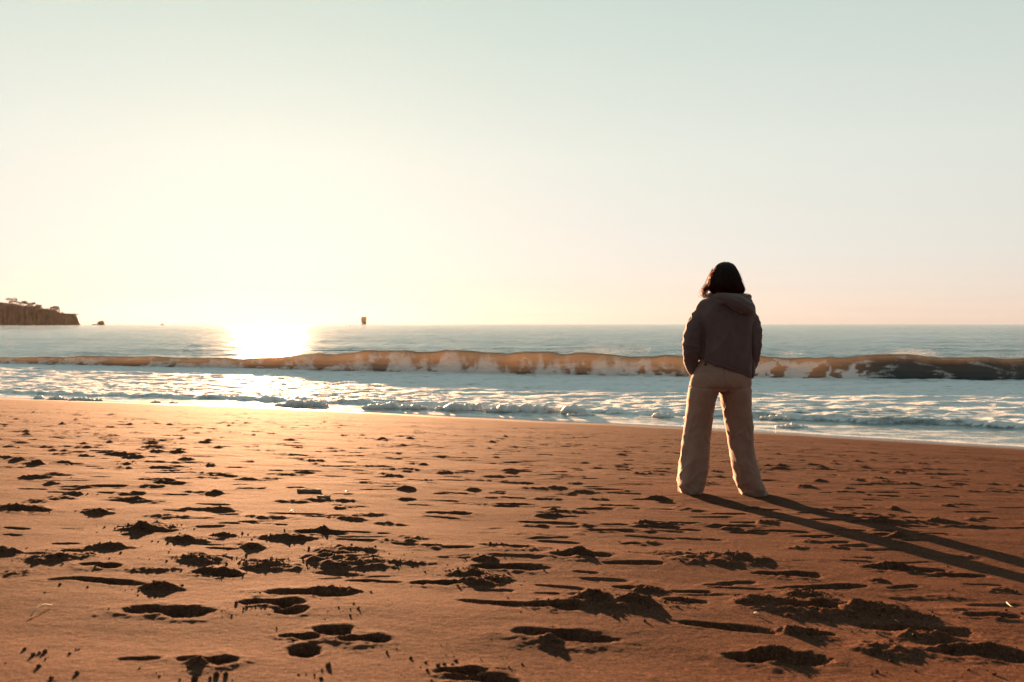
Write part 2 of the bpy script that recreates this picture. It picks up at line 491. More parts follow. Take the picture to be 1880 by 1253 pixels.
# prints that can be told apart: (kind, x from, x to, y) as read off the photograph, laid on the beach
PR = [
 ('foot', 215, 400, 1122), ('thin', 112, 275, 1067), ('mound', 258, 338, 1078), ('foot', 345, 452, 1053), ('mound', 350, 440, 1050),
 ('mound', -30, 42, 1014), ('churn', 40, 145, 1028), ('foot', 140, 228, 1040), ('mound', 165, 246, 1006), ('thin', 108, 158, 1014),
 ('thin', 92, 150, 998), ('churn', 214, 340, 968), ('mound', 232, 300, 972), ('thin', 212, 255, 967), ('mound', 300, 388, 992), ('mound', 386, 434, 984),
 ('mound', 438, 490, 1005), ('thin', 375, 440, 1008), ('churn', 300, 425, 1026), ('churn', 430, 560, 1036), ('churn', 520, 740, 1030), ('churn', 560, 700, 1012),
 ('mound', 466, 580, 988), ('foot', 535, 642, 979), ('mound', 575, 615, 976),
 ('foot', 474, 668, 1089), ('mound', 570, 655, 1086), ('foot', 432, 560, 1108), ('deep', 500, 566, 1121), ('deep', 576, 650, 1158), ('foot', 618, 722, 1173),
 ('foot', 507, 590, 1168), ('deep', 524, 592, 1194), ('thin', 215, 297, 1208), ('foot', 318, 442, 1214), ('mound', 340, 400, 1219),
 ('foot', 795, 900, 1234), ('foot', 812, 955, 1248), ('thin', 686, 742, 1069), ('foot', 752, 850, 1071), ('mound', 838, 908, 1070), ('churn', 870, 945, 1062), ('churn', 825, 895, 1050),
 ('foot', 934, 1128, 1167), ('low', 985, 1030, 1177), ('thin', 840, 985, 1110), ('foot', 955, 1075, 1116), ('mound', 965, 1030, 1116), ('mound', 1055, 1130, 1102), ('mound', 1130, 1205, 1110), ('churn', 1000, 1220, 1106), ('thin', 980, 1030, 1090),
 ('foot', 1124, 1218, 1078), ('mound', 1160, 1220, 1084), ('foot', 1214, 1300, 1104), ('mound', 1214, 1262, 1102),
 ('thin', 1238, 1430, 1150), ('mound', 1420, 1500, 1158), ('foot', 1480, 1535, 1163), ('foot', 1328, 1530, 1207), ('mound', 1385, 1470, 1200),
 ('mound', 1350, 1450, 1104), ('foot', 1430, 1560, 1116), ('mound', 1535, 1620, 1120), ('mound', 1610, 1695, 1127), ('churn', 1360, 1700, 1116),
 ('foot', 1580, 1782, 1153), ('mound', 1655, 1752, 1167), ('foot', 1700, 1900, 1198), ('churn', 1560, 1690, 1190), ('mound', 1720, 1860, 1190),
 ('foot', 1588, 1742, 1046), ('mound', 1600, 1680, 1042), ('thin', 1700, 1822, 1059), ('foot', 1385, 1512, 1054), ('churn', 1208, 1412, 1026), ('mound', 1330, 1380, 1024),
 ('foot', 1008, 1132, 1021), ('mound', 1035, 1095, 1017), ('foot', 878, 982, 1004), ('mound', 900, 950, 1003), ('thin', 800, 872, 1006), ('foot', 860, 1010, 1041), ('thin', 1050, 1100, 1050), ('thin', 1104, 1224, 1035), ('mound', 866, 912, 1028),
 ('foot', 1768, 1862, 1131), ('thin', 1420, 1600, 1077), ('thin', 1290, 1350, 1072), ('churn', 1440, 1520, 1090), ('thin', 1230, 1310, 1085),
 ('mound', -20, 90, 933), ('foot', 0, 100, 938), ('mound', 150, 210, 942), ('thin', 190, 266, 913), ('mound', 120, 156, 907), ('thin', 78, 150, 904), ('thin', 28, 92, 898), ('mound', 52, 88, 852),
 ('thin', 355, 426, 927), ('thin', 294, 346, 940), ('thin', 434, 482, 962), ('thin', 500, 530, 966), ('thin', 552, 592, 950), ('thin', 630, 700, 1066), ('thin', 160, 205, 877), ('mound', 222, 246, 852), ('mound', 308, 346, 832), ('mound', 358, 396, 812), ('mound', 142, 168, 814), ('mound', 322, 338, 829),
 ('foot', 780, 870, 942), ('thin', 690, 720, 980), ('foot', 740, 812, 1003), ('thin', 905, 960, 930), ('foot', 900, 980, 926), ('thin', 950, 1070, 960), ('thin', 1020, 1065, 968), ('thin', 1170, 1290, 960), ('thin', 985, 1065, 996), ('foot', 1140, 1180, 998), ('thin', 1340, 1390, 960), ('thin', 1390, 1490, 976),
 ('thin', 0, 60, 970), ('thin', 0, 45, 982), ('mound', 1185, 1225, 915), ('thin', 1160, 1240, 917), ('thin', 1460, 1550, 985),
]
for k, (kind, x0, x1, yy) in enumerate(PR):
    gx, gy, L = span(x0, x1, yy)
    ang = random.uniform(-0.18, 0.18)
    if kind == 'foot':
        dent(gx, gy, L, min(0.115, 0.42 * L), 0.030, ang, 0.05, k)
        CRUMBS.append((gx, gy, L * 0.6, 10, 0.005))
        churn(gx + random.uniform(-0.2, 0.2) * L, gy + random.uniform(-0.03, 0.03), L * 1.35, 0.22, 0.008, k + 500)
    elif kind == 'deep':
        dent(gx, gy, L, max(0.10, 0.8 * L), 0.036, ang, 0.05, k, 0.0)
    elif kind == 'thin':
        dent(gx, gy, L, min(0.075, 0.35 * L), 0.020, ang, 0.04, k, 0.15)
    elif kind == 'mound':
        mound(gx, gy, L * 1.3, min(0.15, L * 0.55), min(0.015, 0.005 + 0.08 * L) * (0.8 + 0.4 * random.random()), ang, k)
        CRUMBS.append((gx, gy, L * 0.75, 26, 0.0065))
    elif kind == 'low':
        mound(gx, gy, L * 1.5, L * 1.1, 0.011, ang, k, 0.3)
    elif kind == 'churn':
        churn(gx, gy, L * 1.1, min(0.30, 0.45 * L + 0.08), 0.027, k)
        CRUMBS.append((gx, gy, L * 0.7, 60, 0.007))
    elif kind == 'spike':
        mound(gx, gy, L * 1.5, L * 1.0, 0.034, 0, k, 0.5)

# older, half-filled prints and scuffs over the rest of the beach
for k in range(2600):
    y = 2.6 + 15 * random.random() ** 0.85
    x = random.uniform(-1.0, 1.0) * (0.8 * y + 1.0)
    off = float(shore_y(x)) - y
    if off < 2.5: continue
    if off < 6 and x > -5 and random.random() < 0.55: continue
    if (x - 1.5) ** 2 + (y - 5.6) ** 2 < 0.25: continue
    L = random.uniform(0.10, 0.30)
    near = 1.0 if y > 4.0 else 0.4
    r = random.random()
    fade = 0.45 + 0.55 * min(1.0, off / 9.0)
    if x < -3: fade *= 1.25
    if r < 0.60:
        dent(x, y, L * random.uniform(0.7, 1.3), random.uniform(0.035, 0.09), near * fade * random.uniform(0.006, 0.018), random.gauss(0.12, 0.2), 0.18, 1000 + k, random.random() * 0.4)
    elif r < 0.76:
        mound(x, y, L, random.uniform(0.06, 0.12), near * fade * random.uniform(0.006, 0.017), random.gauss(0.1, 0.3), 1000 + k, 0.9)
        if random.random() < 0.3: CRUMBS.append((x, y, L, 6, 0.006))
    else:
        churn(x, y, L * random.uniform(0.8, 2.0), random.uniform(0.06, 0.16), near * fade * 0.020, 1000 + k)

H += ROUGH ** 0.5 * 0.009 * fbm(SX / 0.03, SY / 0.025, 77, 3, 0.6)
SZ = SZ + H
beach = link('beach', grid_mesh('beach', SX, SY, SZ, {'wet': WET}), M_SAND)
tag(beach, kind='structure')

def ground_at(x, y):
    i = int(np.clip(np.searchsorted(ROWS, y), 1, len(ROWS) - 1))
    j = int(np.clip(np.searchsorted(SX[i], x), 0, SX.shape[1] - 1))
    return float(SZ[i, j])

# crumbs of sand thrown up by feet, too many and too small to count
def ico(sub=1):
    bm = bmesh.new(); bmesh.ops.create_icosphere(bm, subdivisions=sub, radius=1.0)
    v = np.array([p.co[:] for p in bm.verts]); f = np.array([[q.index for q in p.verts] for p in bm.faces]); bm.free()
    return v, f
IV, IF = ico(1)
for px0, px1, py, cnt, sz in [(1190, 1690, 1238, 30, .008), (725, 860, 1228, 40, .011), (355, 440, 1243, 26, .013), (0, 145, 1205, 34, .010), (690, 790, 1190, 14, .011), (810, 850, 1200, 10, .011), (880, 960, 1222, 24, .009), (1520, 1760, 1225, 40, .010), (60, 130, 1245, 14, .010), (200, 330, 1240, 14, .011), (560, 700, 1120, 14, .006), (100, 300, 1080, 20, .006), (405, 480, 1123, 20, .007), (560, 600, 1235, 16, .011)]:
    gx, gy, L = span(px0, px1, py)
    CRUMBS.append((gx, gy, L * 0.55, cnt, sz))
cv, cf = [], []
for (x, y, r, cnt, size) in CRUMBS:
    for _ in range(int(cnt * (0.45 if y < 2.3 else 1.0))):
        a = random.gauss(0, 0.6) * r; b = random.gauss(0, 0.30) * max(r, 0.14)
        px_, py_ = x + a, y + b
        if py_ < 1.3: continue
        s = size * (0.2 + 0.75 * random.random() ** 3) * (0.75 if y < 2.3 else 1.0)
        z = ground_at(px_, py_) + s * 0.35
        rot = np.array(Matrix.Rotation(random.uniform(0, 6.28), 3, Vector((random.random(), random.random(), random.random() + .1)).normalized()))
        v = (IV * (0.75 + 0.5 * RNG.random((len(IV), 1)))) @ rot.T * s * np.array([1.0, 1.0, random.uniform(0.7, 1.3)]) + np.array([px_, py_, z])
        cf.append(IF + sum(len(q) for q in cv) if False else IF + len(IV) * len(cv)); cv.append(v)
crumbs = link('sand_crumbs', mesh_from('sand_crumbs', np.concatenate(cv), np.concatenate(cf)), M_SAND, smooth=False)
tag(crumbs, 'loose crumbs of damp brown sand kicked up around the footprints', 'sand', kind='stuff')

# ------------------------------------------------------------------ sea
NCI = 560
uc = np.concatenate([-(1 + np.linspace(0, 1, 31)[1:] ** 1.6)[::-1], np.linspace(-1, 1, NCI), 1 + np.linspace(0, 1, 31)[1:] ** 1.6])
def sea_rows():
    rows = []
    for a in np.linspace(-0.035, 1, 210): rows.append(('A', a))
    for b in np.linspace(0, 1, 66)[1:]: rows.append(('B', b))
    for c in np.linspace(0, 1, 34)[1:]: rows.append(('C', c))
    y = 0.0; st = 0.16
    while y < 5800:
        y += st; st *= 1.016 if y < 260 else 1.11
        rows.append(('D', y))
    return rows
SR = sea_rows()
R_, C_ = len(SR), len(uc)
WX = np.zeros((R_, C_)); WY = np.zeros((R_, C_)); WZ = np.zeros((R_, C_))
FO = np.zeros((R_, C_)); TH = np.zeros((R_, C_)); CA = np.zeros((R_, C_))
yS0, yB0 = float(shore_y(0)), float(break_y(0))
BACK = 7.0
def wave_h(x):
    return smooth_interp(x, [-60, -31, -22, -16, -12, -8, -4, -1, 3, 8, 11, 14, 17, 20, 40], [0.25, 0.36, 0.55, 0.48, 0.60, 0.92, 1.14, 0.98, 1.06, 0.86, 1.04, 0.92, 1.06, 0.90, 0.7])
def bore_off(x):
    return smooth_interp(x, [-16, -7, 0, 6, 11], [1.2, 1.5, 1.8, 2.6, 3.2])
PROF = np.array([(0, 0), (0.25, 0.03), (0.45, 0.14), (0.56, 0.36), (0.56, 0.62), (0.48, 0.85), (0.42, 0.97), (0.50, 1.015), (0.75, 1.03)])
pt = np.linspace(0, 1, len(PROF))
for i, (k, t) in enumerate(SR):
    nom = {'A': lambda: yS0 + (yB0 - yS0) * t, 'B': lambda: yB0 + 0.5, 'C': lambda: yB0 + 0.7 + BACK * t, 'D': lambda: yB0 + 0.7 + BACK + t}[k]()
    x = uc * (0.74 * nom + 2.0)
    x = np.where(np.abs(uc) > 1, np.sign(uc) * ((0.74 * nom + 2.0) + (np.abs(uc) - 1) * (1.1 * nom + 30)), x)
    s, bY, h = shore_y(x), break_y(x), wave_h(x)
    if k == 'A':
        y = s + (bY - s) * t
        o = y - s
        z = 0.010 * sstep(0.0, 0.25, o) + 0.0 * x
        edge = 0.55 * fbm(x / 2.1, x * 0 + 3.3, 301, 4)
        y = y + edge * np.exp(-np.maximum(o, 0) / 1.5)
        bo = bore_off(x) + 0.5 * fbm(x / 1.1, x * 0 + 7.7, 311, 3)
        bore = sstep(-0.05, 0.22, o - bo)
        chop = bore * (0.045 + 0.05 * np.exp(-np.maximum(o - bo, 0) / 3.0))
        z = z + bore * (0.05 + 0.04 * sstep(2, 8, x)) * (0.55 + 0.45 * np.exp(-np.maximum(o - bo, 0) / 2.5))
        z = z + chop * (0.8 * fbm(x / 0.75, y / 0.40, 321, 4) + 0.5 * ridged(x / 1.6, y / 0.7, 331, 2) * 0.5)
        z = z + sstep(3, 8, o) * 0.075 * fbm(x / 2.6, y / 0.9, 341, 4)
        right = sstep(3, 9, x)
        f = 0.60 + 0.08 * sstep(3.5, 7, o - bo) + 0.38 * fbm(x / 2.6, y / 0.55, 351, 5, 0.6)
        f = np.where(o < bo, 0.30 + 0.25 * fbm(x / 1.6, y / 0.4, 361, 3), f)
        f = f - right * 0.20 * np.exp(-((o - bo - 1.2) / 1.5) ** 2)
        f = np.maximum(f, 0.95 * np.exp(-((o - 0.10) / 0.10) ** 2))
        FO[i] = np.clip(f, 0.0, 1); CA[i] = 1 - 0.55 * bore
        # the film ends under the sand
    elif k == 'B':
        px_ = np.interp(t, pt, PROF[:, 0]); pz_ = np.interp(t, pt, PROF[:, 1])
        tt = np.full_like(x, t)
        stp = 0.75 + 0.35 * fbm(x / 4.0, x * 0 + 1.1, 401, 2)
        hh = h * (1 + 0.20 * fbm(x / 3.1, x * 0 + 2.2, 411, 3) + 0.14 * fbm(x / 9.0, x * 0 + 4.2, 413, 2) + 0.05 * fbm(x / 0.7, x * 0 + 6.2, 412, 3))
        y = bY + px_ * stp * (0.6 + 0.5 * hh) + 0.5 * (1 - tt) ** 1.5 * fbm(x / 2.2, x * 0 + 8.8, 491, 3)
        z = pz_ * hh
        # foam on the face: (x where, from where up)
        falls = fbm(x / 0.55, tt * 0.9 + 0.3 * fbm(x / 2, tt, 422, 2), 421, 5, 0.62)
        zone_mid = sstep(-10, -5, x) * (1 - sstep(7.0, 8.6, x))
        zone_lace = sstep(7.6, 9.2, x) * (1 - sstep(13.6, 16.8, x + 1.2 * falls))
        zone_left = 1 - sstep(-10, -5, x)
        lim = 0.40 + 0.22 * fbm(x / 2.3, x * 0 + 9.9, 431, 4, 0.6) + 0.25 * np.exp(-((x + 5.2) / 1.6) ** 2) + 0.28 * np.exp(-((x - 4.3) / 1.4) ** 2)
        f_mid = (1 - sstep(lim - 0.30, lim + 0.38, tt + 0.48 * falls)) * 0.62
        win = sstep(0.10, 0.38, fbm(x / 0.85, tt * 2.2 + 0.2 * falls, 441, 4, 0.6)) * (tt < 0.55)
        f_mid = f_mid * (1 - 0.8 * win)
        f_lace = np.clip(0.80 - 1.1 * sstep(-0.12, 0.16, fbm(x / 1.05 + 0.25 * falls, tt * 2.2 + 0.4 + 0.2 * falls, 451, 4, 0.6)), 0, 1)
        f_lace = f_lace * np.where(x > 10.5, 1 - sstep(0.50, 0.80, tt + 0.05 * (x - 11) + 0.2 * falls), 1)
        f_left = np.clip(0.55 - 0.7 * sstep(-0.15, 0.25, fbm(x / 1.6, tt * 1.6, 461, 4, 0.6)) - 0.2 * tt, 0, 1)
        f = zone_mid * f_mid + zone_lace * f_lace + zone_left * f_left
        f = np.maximum(f, sstep(13, 15, x) * 0.36 * sstep(1.0, 1.5, ridged(x / 2.4 + tt * 1.6, tt * 3.4, 497, 3)) * (1 - 0.5 * sstep(17, 22, x)))
        f = np.maximum(f, 0.6 * (1 - sstep(0.02, 0.10, tt)) * (1 - sstep(14.5, 16.5, x)))
        f = np.maximum(f, 0.75 * sstep(0.90, 0.97, tt) * sstep(0.0, 0.25, fbm(x / 0.9, x * 0 + 5.5, 471, 3)))
        lump = np.clip(f, 0, 1) * (0.4 + 1.3 * fbm(x / 0.22, tt * 5.0, 481, 4)) * np.sin(np.pi * tt) ** 0.5
        y = y - 0.11 * lump; z = z + 0.03 * lump
        FO[i] = np.clip(f * 1.05, 0, 1)
        TH[i] = 0.035 + 0.27 * (1 - sstep(12, 16, x)) + (0.80 - 0.25 * (1 - sstep(12, 16, x))) * sstep(0.15 + 0.35 * sstep(9, 16, x) + 0.12 * fbm(x / 1.2, tt * 2, 495, 3), 0.95, tt); CA[i] = 0.75
    elif k == 'C':
        stp = 0.75 + 0.35 * fbm(x / 4.0, x * 0 + 1.1, 401, 2)
        hh = h * (1 + 0.20 * fbm(x / 3.1, x * 0 + 2.2, 411, 3) + 0.14 * fbm(x / 9.0, x * 0 + 4.2, 413, 2) + 0.05 * fbm(x / 0.7, x * 0 + 6.2, 412, 3))
        y0 = bY + 0.75 * stp * (0.6 + 0.5 * hh)
        y = y0 + (bY + 0.7 + BACK - y0) * t
        z = hh * 1.03 * (1 - sstep(0, 1, t ** 0.75)) * (1 - 0.0) 
        z = z + 0.05 * t * fbm(x / 1.8, y / 0.9, 501, 3)
        FO[i] = 0.75 * (1 - sstep(0.0, 0.10, t)) * sstep(0.0, 0.25, fbm(x / 0.9, x * 0 + 5.5, 471, 3))
        TH[i] = 0.85 * (1 - sstep(0.0, 0.35, t)); CA[i] = 0.4
    else:
        fade = math.exp(-t / 90.0)
        y = nom + (bY - yB0) * fade
        amp = 1 - sstep(250, 520, y)
        z = amp * (0.19 * fbm(x / 7.5, y / 1.7, 511, 5, 0.6) + 0.16 * fbm(x / 26, y / 8.0, 521, 2)) * sstep(0, 10, t) + (1 - sstep(0, 10, t)) * 0.05 * fbm(x / 1.8, y / 0.9, 501, 3)
        CA[i] = 0.0
    WX[i], WY[i], WZ[i] = x, y, z
sea = link('sea', grid_mesh('sea', WX, WY, WZ, {'foam': FO, 'thin': TH, 'calm': CA}), M_WATER)
tag(sea, kind='structure')
# ------------------------------------------------------------------ far shore, rock and vessels
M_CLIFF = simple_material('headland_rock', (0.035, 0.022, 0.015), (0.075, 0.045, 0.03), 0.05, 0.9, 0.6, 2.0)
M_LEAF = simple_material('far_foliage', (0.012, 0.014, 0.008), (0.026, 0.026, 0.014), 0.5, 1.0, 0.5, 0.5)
M_BARK = simple_material('bark', (0.06, 0.045, 0.035), (0.10, 0.08, 0.06), 2.0, 0.9, 0.4, 0.05)

def far_x(px, d): return (px - 940.0) / F * d

D_HEAD = 1600.0
PXM = D_HEAD / F
hp = np.array([(-560, 96), (-400, 88), (-250, 74), (-100, 55), (-30, 47), (0, 42), (14, 39), (28, 39), (40, 36), (56, 35), (70, 33), (78, 30), (92, 28), (104, 28), (112, 22), (120, 21), (138, 20), (142, 16), (145, 6), (149, 0.4), (156, -2)], float)
sx = np.concatenate([np.linspace(-560, -60, 70), np.linspace(-59, 158, 260)])
ty = np.concatenate([np.linspace(-1.0, -0.3, 60), np.linspace(-0.28, 1.0, 40)])
PX, TY = np.meshgrid(sx, ty)
prof = np.interp(PX, hp[:, 0], hp[:, 1]) * PXM
cliff = sstep(-1.0, -0.45, TY + 0.10 * fbm(PX / 9, TY * 3, 601, 3)) * (1 - 0.8 * sstep(0.2, 1.0, TY))
HZ = prof * cliff + 2.2 * fbm(PX / 5.0, TY * 6, 611, 4) * sstep(0.15, 0.5, cliff) * sstep(2, 12, prof)
HZ = HZ + 3.0 * ridged(PX / 14.0, TY * 2.0, 621, 3) * np.sin(np.pi * np.clip(cliff, 0, 1)) * sstep(5, 20, prof)
HX = PX * PXM - 940 * PXM
HY = D_HEAD + TY * (26 + 0.30 * (158 - PX)) + 0.3 * (158 - PX)
HX = HX * HY / D_HEAD - 6.0 * np.maximum(TY, 0)
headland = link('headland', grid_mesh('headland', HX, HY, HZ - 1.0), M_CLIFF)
tag(headland, kind='structure')

def head_top(px):
    j = int(np.argmin(np.abs(sx - px))); i = int(np.argmax(HZ[:, j]))
    return HX[i, j], HY[i, j], HZ[i, j] - 1.0

def tube(pts, rad, n=6):
    """tapered tube; returns verts, faces"""
    V, Fc = [], []
    pts = [Vector(p) for p in pts]
    a = None
    for i, p in enumerate(pts):
        d = (pts[min(i + 1, len(pts) - 1)] - pts[max(i - 1, 0)]).normalized()
        if a is None: a = d.orthogonal().normalized()
        else:
            a = a - d * a.dot(d)
            a = a.normalized() if a.length > 1e-6 else d.orthogonal().normalized()
        b = d.cross(a)
        r = rad[i] if isinstance(rad, (list, tuple)) else rad
        for k in range(n):
            t = 2 * math.pi * k / n
            V.append(p + a * math.cos(t) * r + b * math.sin(t) * r)
    for i in range(len(pts) - 1):
        for k in range(n):
            k2 = (k + 1) % n
            Fc.append((i * n + k, i * n + k2, (i + 1) * n + k2, (i + 1) * n + k))
    Fc.append(tuple(range(n))[::-1]); Fc.append(tuple(range((len(pts) - 1) * n, len(pts) * n)))
    return V, Fc

def merge(parts):
    V, Fc = [], []
    for v, f in parts:
        o = len(V); V += [tuple(q) for q in v]; Fc += [tuple(i + o for i in q) for q in f]
    return V, Fc

def tree(px, hgt, wid, label, seed, lean=0.0):
    rr = random.Random(seed)
    x, y, z = head_top(px)
    t = empty('tree', (x, y, z - 2.2))
    tag(t, label, 'tree', 'trees on the far headland')
    V, Fc = merge([tube([(0, 0, -0.5), (lean * 0.3, 0, hgt * 0.35), (lean, 0, hgt * 0.75)], [0.45, 0.32, 0.15])] +
                  [tube([(lean * 0.4, 0, hgt * 0.4), (lean + wid * 0.35 * s, rr.uniform(-1, 1), hgt * rr.uniform(0.6, 0.8))], [0.22, 0.08]) for s in (-1, -0.4, 0.5, 1)])
    link('trunk', mesh_from('trunk', V, Fc), M_BARK, t)
    cvs, cfs = [], []
    clumps = [(rr.uniform(-0.5, 0.5) * wid + lean, rr.uniform(-0.4, 0.4) * wid, hgt * rr.uniform(0.28, 0.92), wid * rr.uniform(0.16, 0.28)) for _ in range(11)]
    for (cx, cy, cz, cr) in clumps:
        for _ in range(55):
            d = Vector((rr.gauss(0, 1), rr.gauss(0, 1), rr.gauss(0, 0.6))).normalized() * cr * rr.uniform(0.5, 1.05)
            c = Vector((cx, cy, cz)) + d
            a = Vector((rr.gauss(0, 1), rr.gauss(0, 1), rr.gauss(0, 1))).normalized() * 0.55; b = a.orthogonal().normalized() * 0.45
            o = len(cvs); cvs += [c - a - b, c + a - b * 0.6, c + a * 0.8 + b, c - a * 0.7 + b]; cfs.append((o, o + 1, o + 2, o + 3))
    link('crown', mesh_from('crown', cvs, cfs), M_LEAF, t)
    return t
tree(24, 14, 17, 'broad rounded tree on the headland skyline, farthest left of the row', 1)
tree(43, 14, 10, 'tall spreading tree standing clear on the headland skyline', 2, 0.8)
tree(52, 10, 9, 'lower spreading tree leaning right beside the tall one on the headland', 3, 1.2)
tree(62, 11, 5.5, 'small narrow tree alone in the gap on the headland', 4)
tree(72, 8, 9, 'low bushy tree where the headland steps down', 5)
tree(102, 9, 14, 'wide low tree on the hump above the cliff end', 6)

sc_v, sc_f = [], []
rs = random.Random(5)
for _ in range(420):
    q = rs.uniform(-200, 140); x, y, z = head_top(q)
    y += rs.uniform(-14, 14); r0 = rs.uniform(0.8, 2.2)
    for _ in range(9):
        c = Vector((x + rs.gauss(0, r0), y + rs.gauss(0, r0), z - 0.6 + abs(rs.gauss(0, r0 * 0.5))))
        a = Vector((rs.gauss(0, 1), rs.gauss(0, 1), rs.gauss(0, 1))).normalized() * 0.7; b = a.orthogonal().normalized() * 0.6
        o = len(sc_v); sc_v += [c - a - b, c + a - b * 0.6, c + a * 0.8 + b, c - a * 0.7 + b]; sc_f.append((o, o + 1, o + 2, o + 3))
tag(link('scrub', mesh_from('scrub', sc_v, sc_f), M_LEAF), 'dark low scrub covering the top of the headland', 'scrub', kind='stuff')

def blob_rock(name, loc, size, seed, mat, sub=5):
    bm = bmesh.new(); bmesh.ops.create_icosphere(bm, subdivisions=sub, radius=1.0)
    for v in bm.verts:
        p = v.co.copy()
        n1 = mnoise.fractal(p * 1.4 + Vector((seed, 0, 0)), 0.9, 2.1, 5)
        v.co = p * (1 + 0.35 * n1); v.co.x *= size[0]; v.co.y *= size[1]; v.co.z *= size[2]
    me = bpy.data.meshes.new(name); bm.to_mesh(me); bm.free()
    o = link(name, me, mat); o.location = loc
    return o
D_R = 1500.0
tag(blob_rock('sea_rock', (far_x(185.5, D_R), D_R, 0), (6.4, 8, 7.4), 3.1, M_CLIFF), 'small brown rock islet standing off the cliff end', 'rock')
tag(blob_rock('reef_rock', (far_x(176, D_R), D_R - 4, -0.9), (5.5, 6, 2.4), 8.3, M_CLIFF, 4), 'low flat reef rock just left of the islet', 'rock')

def box(x0, x1, y0, y1, z0, z1, taper=0.0):
    t = taper
    v = [(x0, y0, z0), (x1, y0, z0), (x1, y1, z0), (x0, y1, z0), (x0 + t, y0 + t, z1), (x1 - t, y0 + t, z1), (x1 - t, y1 - t, z1), (x0 + t, y1 - t, z1)]
    f = [(0, 3, 2, 1), (4, 5, 6, 7), (0, 1, 5, 4), (1, 2, 6, 5), (2, 3, 7, 6), (3, 0, 4, 7)]
    return v, f
def part(name, parts, mat, parent, smooth=False):
    V, Fc = merge(parts); return link(name, mesh_from(name, V, Fc), mat, parent, smooth)

M_HULL = simple_material('ship_hull_paint', (0.28, 0.13, 0.07), (0.34, 0.18, 0.10), 0.1, 0.9, 0.1, 0.1)
M_CONT = simple_material('container_paint', (0.28, 0.13, 0.07), (0.36, 0.19, 0.11), 0.2, 0.6, 0.1, 0.1)
M_WHITE = simple_material('white_paint', (0.62, 0.6, 0.57), (0.75, 0.73, 0.7), 0.2, 0.5, 0.1, 0.05)
M_DARK = simple_material('dark_glass', (0.02, 0.025, 0.03), (0.04, 0.045, 0.05), 0.5, 0.2, 0.0, 0.01)
D_S = 3600.0; SP = D_S / F
ship = empty('container_ship', (far_x(668, D_S), D_S, 0), math.atan(272 / F))
tag(ship, 'boxy container ship far out on the horizon, right of the sun', 'ship')
secs = []                                            # hull: bow towards the viewer
st = [(0, 0.6, 13), (6, 5.0, 12.2), (16, 9.5, 11.4), (34, 11.5, 11), (90, 11.8, 11), (170, 11.8, 11), (180, 10.6, 11)]
for (yy, hw, zt) in st:
    secs.append([(-hw * 0.96, yy + 2, -2), (-hw, yy, zt), (hw, yy, zt), (hw * 0.96, yy + 2, -2)])
hv = [p for s_ in secs for p in s_]
hf = []
for i in range(len(secs) - 1):
    for k in range(4):
        k2 = (k + 1) % 4; hf.append((i * 4 + k, i * 4 + k2, i * 4 + 4 + k2, i * 4 + 4 + k))
hf += [(0, 1, 2, 3), tuple(range(len(hv) - 4, len(hv)))[::-1]]
link('hull', mesh_from('hull', hv, hf), M_HULL, ship, False)
for r in range(4):
    for c in range(9):
        part('container_stack', [box(-11.6 + c * 2.6, -9.15 + c * 2.6, 26 + r * 14, 38 + r * 14, 11.05, 30.5 + (1.3 if (c * 5 + r) % 3 else 0))], M_CONT, ship)
part('bridge_tower', [box(-11, 11, 100, 112, 11.05, 33), box(-12, 12, 99, 108, 33.02, 35.6)], M_WHITE, ship)
part('bridge_window', [box(-11, 11, 98.9, 99.2, 33.6, 34.9)], M_DARK, ship)
part('mast', [tube([(0, 104, 35.5), (0, 104, 39)], 0.5)], M_WHITE, ship)
part('funnel', [box(-3, 3, 116, 123, 11.05, 36, 0.5)], M_HULL, ship)

D_B = 1350.0
boat = empty('fishing_boat', (far_x(297.5, D_B), D_B, 0), 0.35)
tag(boat, 'tiny fishing boat on the horizon between the rock islet and the sun', 'boat')
bv = [(-3.6, -1.2, -0.3), (-3.8, -1.5, 1.0), (-3.8, 1.5, 1.0), (-3.6, 1.2, -0.3), (1.5, -1.2, -0.3), (1.8, -1.6, 1.2), (1.8, 1.6, 1.2), (1.5, 1.2, -0.3), (3.6, -0.1, 0.0), (4.4, -0.1, 1.8), (4.4, 0.1, 1.8), (3.6, 0.1, 0.0)]
bf = []
for i in range(2):
    for k in range(4):
        k2 = (k + 1) % 4; bf.append((i * 4 + k, i * 4 + k2, i * 4 + 4 + k2, i * 4 + 4 + k))
bf += [(3, 2, 1, 0), (8, 9, 10, 11)]
link('hull', mesh_from('hull', bv, bf), M_HULL, boat, False)
part('cabin', [box(-0.4, 1.6, -1, 1, 1.0, 3.2, 0.15)], M_HULL, boat)
part('mast', [tube([(0.4, 0, 3.1), (0.3, 0, 6.6)], [0.16, 0.08]), tube([(0.4, 0, 3.4), (-2.6, 0, 4.8)], [0.1, 0.06])], M_HULL, boat)

D_Y = 950.0
buoy = empty('buoy', (far_x(643, D_Y), D_Y, 0))
tag(buoy, 'small dark buoy floating left of the container ship', 'buoy')
part('float', [tube([(0, 0, -0.3), (0, 0, 0.25), (0, 0, 0.55)], [0.7, 0.8, 0.6], 14)], M_HULL, buoy)
part('tower', [tube([(0.45 * math.cos(a), 0.45 * math.sin(a), 0.5), (0.15 * math.cos(a), 0.15 * math.sin(a), 1.8)], 0.06) for a in (0, 2.1, 4.2)], M_HULL, buoy)
part('lamp', [tube([(0, 0, 1.75), (0, 0, 2.1)], [0.2, 0.12], 8)], M_HULL, buoy)

# ------------------------------------------------------------------ foam lumps along the swash
def px_level(px, py, zz=0.03):
    a = (px - 940.0) / F; b = -(py - 626.5) / F
    c, s = math.cos(PITCH), math.sin(PITCH)
    d = (a, c + b * s, -s + b * c); t = (zz - CAM_Z) / d[2]
    return d[0] * t, d[1] * t

